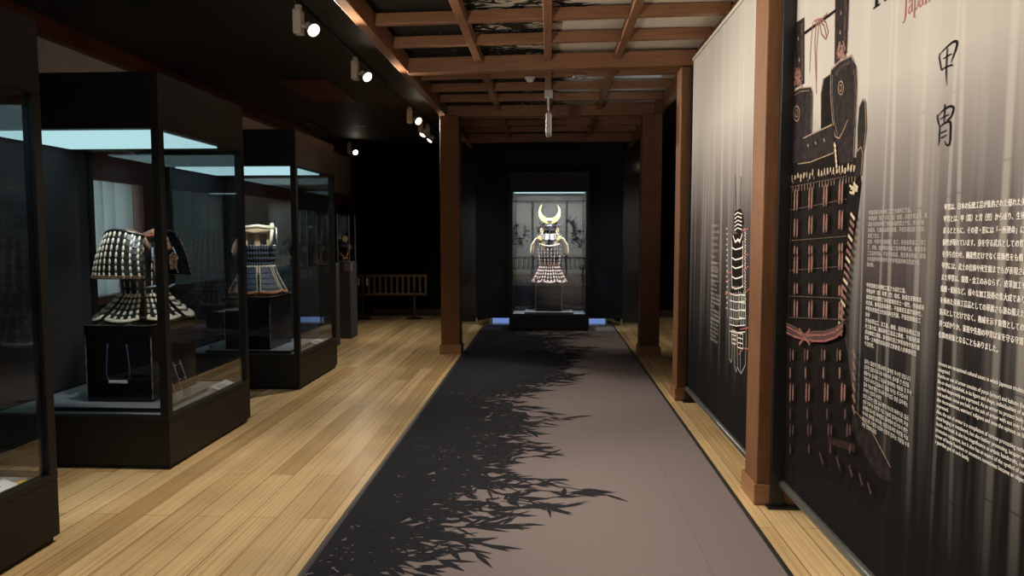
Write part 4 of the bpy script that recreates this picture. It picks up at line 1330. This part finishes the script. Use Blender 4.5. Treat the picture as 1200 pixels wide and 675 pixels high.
# headline (cut by the top of the photo) and the red line: serif letters drawn as strokes
def serif(body, X, px, py, size, mat, name, parent, off, bold, sx=1.0):
    y, z = on_x(px, py, X)
    return text_mesh(body, size, name, mat, parent, (X - .0024, y, z), EX, EY, off, sx=sx, bold=bold)


class Strokes:
    def __init__(s, X, y0, z0, h): s.X, s.y0, s.z0, s.h = X, y0, z0, h; s.mb = MB(); s.k = 0

    def stroke(s, pts, ws):
        s.k += 1
        q = [Vector((s.X - .0026 - s.k * .00003, s.y0 - x * s.h, s.z0 + z * s.h)) for x, z in pts]
        ws = ws if isinstance(ws, (list, tuple)) else [ws] * len(pts)
        L_, R_ = [], []
        for i, p in enumerate(q):
            d = (q[min(i + 1, len(q) - 1)] - q[max(i - 1, 0)]).normalized()
            n_ = Vector((0, -d.z, d.y)) * ws[i] * s.h / 2
            L_.append(p - n_); R_.append(p + n_)
        k = len(q)
        s.mb.add(L_ + R_, [(i, i + 1, k + i + 1, k + i) for i in range(k - 1)])


def arc(cx, cy, rx, ry, a0, a1, n=12):
    return [(cx + rx * cos(rad(a0 + (a1 - a0) * i / n)), cy + ry * sin(rad(a0 + (a1 - a0) * i / n))) for i in range(n + 1)]


# 'K...' heavy serif headline foot at (1022..1040, 10)
y, z = on_x(1024, 10, XA)
s = Strokes(XA, y, z, 0.16)
s.stroke([(0.17, 0.02), (0.17, 0.98)], .16); s.stroke([(0.0, 0.0), (0.36, 0.0)], .045); s.stroke([(0.0, 1.0), (0.36, 1.0)], .045)
s.stroke([(0.24, 0.42), (0.62, 0.98)], [.05, .05]); s.stroke([(0.36, 0.60), (0.72, 0.02)], [.15, .17]); s.stroke([(0.58, 0.0), (0.92, 0.0)], .045); s.stroke([(0.5, 1.0), (0.76, 1.0)], .045)
s.mb.build('headline_letter', M['ink'], tA, oA)
serif('atchu', XA, 1058, -9, 0.20, M['ink'], 'headline_text', tA, oA, 0.003)
y, z = on_x(1058.5, 20.5, XA)
s = Strokes(XA, y, z, 0.075)
# J
s.stroke([(0.25, 1.0), (0.25, 0.05), (0.20, -0.18), (0.08, -0.28), (0.0, -0.22)], [.09, .09, .07, .05, .09]); s.stroke([(0.1, 1.0), (0.4, 1.0)], .04)
def la(x):  # a
    s.stroke([(x + .05, .52), (x + .12, .62), (x + .24, .65), (x + .34, .56), (x + .35, .4), (x + .35, .1), (x + .40, .02), (x + .46, .05)], [.07, .05, .05, .07, .08, .08, .06, .03])
    s.stroke([(x + .35, .38), (x + .18, .33), (x + .04, .22), (x + .05, .08), (x + .14, .0), (x + .26, .04), (x + .35, .14)], [.03, .05, .07, .08, .06, .04, .03])
def ln_(x):
    s.stroke([(x + .08, 0), (x + .08, .64)], .08); s.stroke([(x, .0), (x + .17, .0)], .035); s.stroke([(x, .62), (x + .08, .65)], .035)
    s.stroke([(x + .08, .5), (x + .2, .63), (x + .32, .62), (x + .38, .5), (x + .38, .0)], [.03, .05, .06, .08, .08]); s.stroke([(x + .3, .0), (x + .47, .0)], .035)
la(.5)
s.stroke([(1.12, .64), (1.12, -.3)], .08); s.stroke([(1.04, -.3), (1.22, -.3)], .035); s.stroke([(1.04, .62), (1.12, .65)], .035); s.stroke(arc(1.26, .32, .17, .31, 130, -130), .06)
la(1.52); ln_(2.08)
s.stroke(arc(2.82, .32, .2, .31, 10, 320), .06); s.stroke([(2.64, .36), (3.01, .36)], .03)
s.mb.build('red_title', M['red_ink'], tA, oA)
serif('se armor', XA, 1146, -36, 0.085, M['red_ink'], 'red_title_end', tA, oA, 0.0)

# brush characters 甲 and 冑
def brush(segs, name):
    P2 = Print(XA); 
    for pts, ws in segs:
        q = [Vector(P2.pt(x, yy, .0028)) for x, yy in pts]
        # smooth
        sm = []; wsm = []
        for i in range(len(q) - 1):
            p0, p1, p2, p3 = q[max(0, i - 1)], q[i], q[i + 1], q[min(len(q) - 1, i + 2)]
            for k in range(5):
                t_ = k / 5
                sm.append(0.5 * ((2 * p1) + (p2 - p0) * t_ + (2 * p0 - 5 * p1 + 4 * p2 - p3) * t_ ** 2 + (3 * p1 - p0 - 3 * p2 + p3) * t_ ** 3))
                wsm.append(ws[i] * (1 - t_) + ws[i + 1] * t_)
        sm.append(q[-1]); wsm.append(ws[-1])
        L_, R_ = [], []
        for i, p in enumerate(sm):
            d = (sm[min(i + 1, len(sm) - 1)] - sm[max(i - 1, 0)]).normalized()
            n_ = Vector((0, -d.z, d.y)) * wsm[i] * .36
            L_.append(p - n_); R_.append(p + n_)
        k = len(sm)
        P2.mb.add(L_ + R_, [(i, i + 1, k + i + 1, k + i) for i in range(k - 1)])
        P2.k += 1
    P2.mb.build(name, M['ink'], tA, oA)


brush([([(1102, 62), (1101.5, 68), (1103.5, 80), (1104.5, 83)], [.004, .009, .008, .003]),
       ([(1102, 64), (1108, 57), (1117, 49.5), (1122, 49), (1121, 57), (1117, 68), (1115, 74)], [.003, .006, .009, .014, .012, .008, .003]),
       ([(1106, 69), (1112, 65), (1116, 63)], [.004, .006, .004]),
       ([(1104, 82), (1110, 78), (1117, 76)], [.004, .007, .008]),
       ([(1111, 56), (1110, 70), (1109.5, 85), (1110, 100)], [.007, .010, .009, .003])], 'brush_character')
brush([([(1100, 134), (1099, 137), (1101, 146), (1102.5, 149)], [.004, .009, .008, .004]),
       ([(1100, 136), (1106, 129), (1114, 124.5), (1118, 127), (1115, 137), (1110, 141)], [.004, .006, .010, .013, .009, .004]),
       ([(1108, 122), (1107.5, 132), (1107, 144)], [.009, .010, .006]),
       ([(1102, 140), (1108, 136), (1113, 134)], [.003, .005, .004]),
       ([(1102, 149), (1101.5, 158), (1101, 167), (1100.5, 171)], [.008, .010, .008, .002]),
       ([(1102, 149), (1108, 144), (1114, 143), (1114.5, 155), (1113.5, 168), (1110, 170), (1107.5, 165)], [.004, .007, .013, .012, .011, .008, .003]),
       ([(1103, 156), (1110, 152.5)], [.005, .004]), ([(1103, 162), (1110, 158)], [.005, .004])], 'brush_character')

# ---- drawing on the second banner
P = Print(XB)
mB = [M['print_dark'], M['white_ink'], M['pale_ink'], M['red_ink']]
P.line([(863, 252), (861.8, 205)], .014, 0); P.line([(867, 252), (868.5, 207)], .014, 0)
P.poly([(861, 248), (868, 244), (871, 252), (872, 262), (868, 275), (862, 272), (860, 260)], 0)
P.poly([(858, 275), (870, 272), (871, 300), (868, 335), (859, 335), (858, 300)], 0)
P.poly([(856, 340), (872, 336), (874, 375), (872, 392), (857, 385)], 0)
P.poly([(858, 385), (863, 387), (863, 405), (858, 402)], 0); P.poly([(865, 388), (871, 391), (871, 408), (865, 404)], 0)
rr = random.Random(9)
for k in range(5):
    a = 250 + k * 4.5; P.line([(861, a + 2), (864.5, a - 1), (869.5, a + 1)], .007, 1)
P.line([(859, 276), (862, 284), (865, 280), (867, 284), (870, 274)], .012, 1); P.line([(861, 283), (868, 281)], .010, 1)
for yy in (290, 302, 312, 324, 336):
    P.line([(858, yy), (862, yy + 2.5), (868, yy + 1), (871, yy - 1)], .009, 1)
for xx in (858, 871): P.line([(xx, 282), (xx - .5, 310), (xx, 338)], .008, 1)
for k in range(12):
    yy = 268 + k * 7; P.line([(872.5, yy), (874, yy + 2), (873, yy + 5), (874.5, yy + 6)], .006, 1)
for k in range(9):
    xx = 856 + k * 2; P.line([(xx, 342 + rr.uniform(-2, 2)), (xx + rr.uniform(-.5, 1), 352), (xx + .3, 380 + rr.uniform(-3, 5))], .006, 1)
for yy in (344, 352, 362, 372, 380, 388): P.line([(855.5, yy), (863, yy + 2), (873.5, yy + 1)], .007, 1)
for (xa, xb, ya_, yb_) in ((858, 863, 387, 402), (865, 871, 390, 407), (867, 874, 345, 372)):
    for k in range(4):
        yy = ya_ + (yb_ - ya_) * k / 3; P.line([(xa, yy), (xb, yy + 1.5)], .007, 1)
    P.line([(xa, ya_), (xa, yb_)], .006, 1); P.line([(xb, ya_ + 1), (xb, yb_ + 1)], .006, 1); P.line([((xa + xb) / 2, ya_), ((xa + xb) / 2, yb_)], .004, 1)
for pts in ([(855.5, 372), (855.5, 420), (857, 425), (858.5, 420), (858.5, 372)], [(861, 385), (861.5, 430), (863.5, 436), (865, 430), (864.5, 388)], [(864.5, 430), (869, 438), (874, 428)], [(874, 340), (875, 400), (874, 428)], [(868, 400), (868.5, 437)], [(853.5, 280), (854, 330), (853.5, 372)]):
    P.line(pts, .007, 2)
for (a, b, c, d) in ((852, 320, 858, 319), (851, 330, 856, 328), (872, 300, 878, 298), (870, 318, 878, 312), (872, 345, 879, 338), (868, 386, 878, 384), (866, 416, 872, 408), (872, 408, 878, 409), (850, 345, 856, 343), (871, 270, 878, 268)):
    P.line([(a, b), (c, d)], .008, 3)
for k in range(16): P.line([(851.5 + (k % 3) * .3, 268 + k * 6.2), (853 + (k % 3) * .4, 268 + k * 6.2)], .012, 2)
P.mb.build('armour_drawing', mB, tB, oB)
ys_, zs_ = on_x(834.5, 268, XB)
B1 = '''本図は甲冑の各部の名称を示す。
兜、鎧、袖、籠手、草摺、佩楯、臑当
などの各部はそれぞれ組紐や革で
つながれ、身体の動きを妨げず
に全身を守るよう工夫されている。
甲冑の名称と構造について
'''
btext(tB, oB, XB, 834.5, 266, B1 + B1[:60], 0.0235, 0.047, 'japanese_text', M['print_cream'], 0.62, 0.0)
EN2 = '\n'.join(['The parts of the armor are', 'joined by silk braid and', 'leather so that the body', 'is protected while moving', 'The helmet and the sleeves', 'and the skirt are laced', 'row by row with cords'])
btext(tB, oB, XB, 834, 308, EN2, 0.024, 0.034, 'english_text', M['pale_ink'], 0.9, 0.0)
btext(tB, oB, XB, 833.5, 345, ZH1.split('\n')[1] [:14] + '\n' + '\n'.join(l[:14] for l in ZH1.split('\n')[2:8]), 0.0235, 0.031, 'chinese_text', M['pale_ink'], 0.95, 0.0)
btext(tB, oB, XB, 833, 374, '\n'.join(l[:15] for l in KO.split('\n')[1:7]), 0.0235, 0.031, 'korean_text', M['pale_ink'], 0.95, 0.0)

# ================================================================== TRACK LAMPS
ZTR = ZC - 0.03
t = MB().box((-1.815, -2.0, ZTR), (-1.78, 12.0, ZC - .001)).build('lamp_track', M['black_metal'], off=(-1.8, 5, ZTR))
tag(t, 'long black lamp track on the black ceiling left of the lattice', 'track')
t = MB().box((-3.54, 10.5, ZTR), (-3.505, 13.3, ZC - .001)).build('lamp_track', M['black_metal'], off=(-3.52, 12, ZTR))
tag(t, 'short black lamp track near the left wall in the far corner', 'track')


def track_lamp(label, x, y, z_top, aim, small=False, lens='lamp_lens'):
    t = thing('track_lamp', label, 'lamp', (x, y, z_top), group='white track spotlights')
    d = Vector(aim).normalized()
    MB().lathe([(.022, -.035), (.026, -.03), (.026, -.004), (.02, 0)], n=14).build('adapter', M['white_plastic'], t)
    MB().box((-.030, -.045, -.205), (.030, .045, -.036)).build('ballast_box', M['white_plastic'], t, bevel=.008)
    c = Vector((0.10, -0.03, -0.17)) if not small else Vector((.05, -.03, -.22))
    MB().tube([(0.02, -.01, -0.15), tuple(c - d * .03)], .011, 8).build('arm', M['white_plastic'], t, smooth=True)
    q = c - d * .055
    prof = [(0.012, 0), (0.026, .01), (0.03, .035), (0.044, .075), (0.050, .085), (.050, .095), (.043, .095), (.040, .088)]
    h = MB().lathe(prof, q, 20, axis=d).build('head', M['white_plastic'], t, smooth=False)
    MB().lathe([(0.041, 0), (.030, .010), (0.012, .014)], q + d * .089, 20, axis=d).build('lens', M[lens], h, smooth=True)
    return t, Vector((x, y, z_top)) + c + d * .06


WARM = (1.0, 0.87, 0.71)
lamps = [
    ('white spotlight nearest the viewer on the long ceiling track', -1.797, 5.22, (0.75, -.55, -.65), False, 'lamp_lens'),
    ('white spotlight second from the viewer on the long ceiling track', -1.797, 6.74, (0.75, -.55, -.65), False, 'lamp_lens'),
    ('white spotlight third from the viewer, its glare beside the lone left column', -1.797, 9.35, (0.7, -.65, -.5), False, 'lamp_lens'),
    ('small spotlight fourth along the track, tilted to the lower left', -1.797, 10.15, (-.45, -.35, -.8), True, 'lamp_lens_dim'),
    ('small spotlight last on the long track, tilted to the lower left', -1.797, 10.75, (-.55, -.25, -.75), True, 'lamp_lens_dim'),
    ('white spotlight by itself on the short track in the far left corner', -3.522, 12.75, (0.55, -.7, -.5), False, 'lamp_lens'),
]
pos = []
for lab, x, y, aim, sm, ln in lamps:
    _, p = track_lamp(lab, x, y, ZTR, aim, sm, ln); pos.append(p)

PW = 1.0
for p, tg, w, ang in ((pos[0], (1.3, 3.6, 1.6), 230, 95), (pos[1], (1.25, 5.3, 1.5), 230, 95), (pos[2], (1.1, 7.6, 1.0), 200, 95),
                      (pos[3], (-2.5, 9.6, 0.5), 60, 70), (pos[4], (-2.6, 10.4, 0.6), 50, 70), (pos[5], (-2.2, 10.8, 0.2), 50, 80)):
    spot(tuple(p), tg, w * PW, WARM, ang, 0.7, 0.045)
# further lamps added out of view on the same track, lighting the banners
for y in (3.2, 1.4):
    _, p = track_lamp('added white spotlight on the long track %s' % ('just above the viewer' if y > 2 else 'behind the viewer'), -1.797, y, ZTR, (0.75, .1, -.65))
    spot(tuple(p), (1.3, y - .1, 1.6), 200 * PW, WARM, 95, 0.7, 0.045)
# added lamps brightening the floorboards beside the cases, mostly without fittings
for (p, tg, w_, an) in (((-1.60, 4.3, ZTR - .22), (-1.5, 3.6, 0), 215, 98), ((-1.797, 7.6, ZTR - .22), (-1.5, 6.8, 0), 170, 105), ((-1.797, 2.4, ZTR - .22), (-1.4, 2.4, 0), 70, 70)):
    track_lamp('added white spotlight on the long track aimed straight down at the floorboards %s' % ('in front of the cream laced armour' if p[1] == 4.3 else ('past the indigo cuirass' if p[1] == 7.6 else 'by the nearest showcase')), p[0], p[1], ZTR, (tg[0] - p[0] + .01, tg[1] - p[1], -2.6), True, 'lamp_lens_dim') if p[1] < 4 else None
    spot(p, tg, w_, WARM, an, 0.9, 0.06)
_, p = track_lamp('white spotlight over the dark right aisle behind the columns', 1.80, 9.9, ZC - .001, (-.1, .6, -.8), True, 'lamp_lens_dim')
spot(tuple(p), (1.2, 11.3, 0), 70, WARM, 95, .8, .05)
spot((-1.797, 10.4, ZTR - .22), (-1.2, 11.4, 0), 45, WARM, 100, .9, .05)  # added lamp without fitting, brightening the far floorboards

# soft rectangular light
def area(loc, tgt, sx, sy, power, col, name='area_light'):
    ld = bpy.data.lights.new(name, 'AREA'); ld.shape = 'RECTANGLE'; ld.size = sx; ld.size_y = sy; ld.energy = power; ld.color = col
    o = bpy.data.objects.new(name, ld); C.objects.link(o); o.location = loc
    o.rotation_euler = (Vector(tgt) - Vector(loc)).to_track_quat('-Z', 'Y').to_euler()
    return o


# added fill lamps, unseen, throwing light up at the lattice and printed ceiling
for x, tx in ((-1.6, 0.3), (1.55, -0.3)):
    spot((x, 1.95 if x < 0 else 1.2, 0.9), (tx, 4.9, 3.1), 190, (1.0, .90, .78), 74, .9, .08, 'ceiling_fill')
for x in (-2, 0, 1.5):
    spot((x, -2.2, 3.05), (x * .7, YB, 1.6), 230, (1, .97, .92), 95, .8, .05, 'screen_fill')  # added lamps without fittings, so the screens mirror brightly
# daylight behind the pleated curtain
area((WL - .18, 5.8, 1.5), (0, 5.8, 1.5), 2.0, 1.1, 14, (.85, .95, 1.0), 'window_light')
# added cool lamp without fitting, tinting the printed ceiling from the right aisle
spot((2.2, 7.9, 1.6), (0.6, 7.95, 3.17), 30, (0.55, 0.75, 1.0), 48, .8, .05, 'cool_ceiling_fill')

# ------------------------------------------------------------------ small ceiling fittings
t = thing('guide_sign', 'slim white hanging sign box seen edge on below the lattice', 'sign', (-0.015, 7.95, ZL))
MB().box((-.045, -.05, -.075), (.045, .05, -.001)).build('mount', M['white_plastic'], t, bevel=.006)
MB().tube([(0, 0, -.075), (0, 0, -.25)], .009, 8).build('rod', M['white_plastic'], t)
MB().box((-.026, -.17, -.475), (.026, .17, -.262)).build('housing', M['white_plastic'], t, bevel=.008)
for sx in (-1, 1):
    MB().box((sx * .0265 - .003, -.155, -.46), (sx * .0265 + .003, .155, -.277)).build('face', M['sign_glow'], t)
MB().box((-.02, -.06, -.2625), (.02, .06, -.249)).build('cap', M['white_plastic'], t)
t = thing('smoke_detector', 'small white domed smoke detector under the lattice, left of the hanging sign', 'detector', (-0.20, 7.31, ZL + .004))
MB().lathe([(.05, -.012), (.052, -.001)], n=24).build('base', M['white_plastic'], t)
MB().lathe([(.012, -.045), (.034, -.038), (.042, -.013)], n=24).build('dome', M['white_plastic'], t, smooth=True)
t = thing('ceiling_disc', 'flat pale ceiling disc under the lattice, right of the smoke detector', 'detector', (0.30, 7.31, ZL + .012))
MB().lathe([(.06, -.02), (.075, -.014), (.078, -.001)], n=28).build('disc', M['grey_plastic'], t)
MB().lathe([(.02, -.026), (.024, -.0205)], n=20).build('centre_cap', M['white_plastic'], t)
t = thing('ceiling_hatch', 'square brown framed hatch in the black ceiling above the left aisle', 'hatch', (-2.67, 8.4, ZC))
b = MB().box((-.27, -.62, -.02), (.27, -.57, -.001)).box((-.27, .57, -.02), (.27, .62, -.001)).box((-.27, -.57, -.02), (-.22, .57, -.001)).box((.22, -.57, -.02), (.27, .57, -.001))
b.build('frame', M['wood_dark'], t); MB().box((-.22, -.57, -.012), (.22, .57, -.001)).build('panel', M['wood_dark'], t)
t = thing('sprinkler', 'dark round sprinkler rose on the black ceiling far left', 'sprinkler', (-2.88, 11.1, ZC))
MB().lathe([(.06, -.008), (.07, -.001)], n=20).build('rose', M['grey_plastic'], t); MB().lathe([(.012, -.03), (.014, -.0085)], n=10).build('nozzle', M['grey_plastic'], t)

# ------------------------------------------------------------------ world and view
w = bpy.data.worlds.new('world'); bpy.context.scene.world = w; w.use_nodes = True
w.node_tree.nodes['Background'].inputs[0].default_value = (0.6, 0.7, 0.85, 1)
w.node_tree.nodes['Background'].inputs[1].default_value = 0.05
sc = bpy.context.scene
sc.view_settings.view_transform = 'Standard'; sc.view_settings.look = 'None'
sc.view_settings.exposure = 0.0; sc.view_settings.gamma = 1.0; sc.view_settings.use_curve_mapping = False
sc.cycles.use_denoising = True
sc.cycles.max_bounces = 10; sc.cycles.transparent_max_bounces = 24; sc.cycles.glossy_bounces = 6; sc.cycles.diffuse_bounces = 4
sc.cycles.sample_clamp_indirect = 4.0; sc.cycles.caustics_reflective = False; sc.cycles.caustics_refractive = False
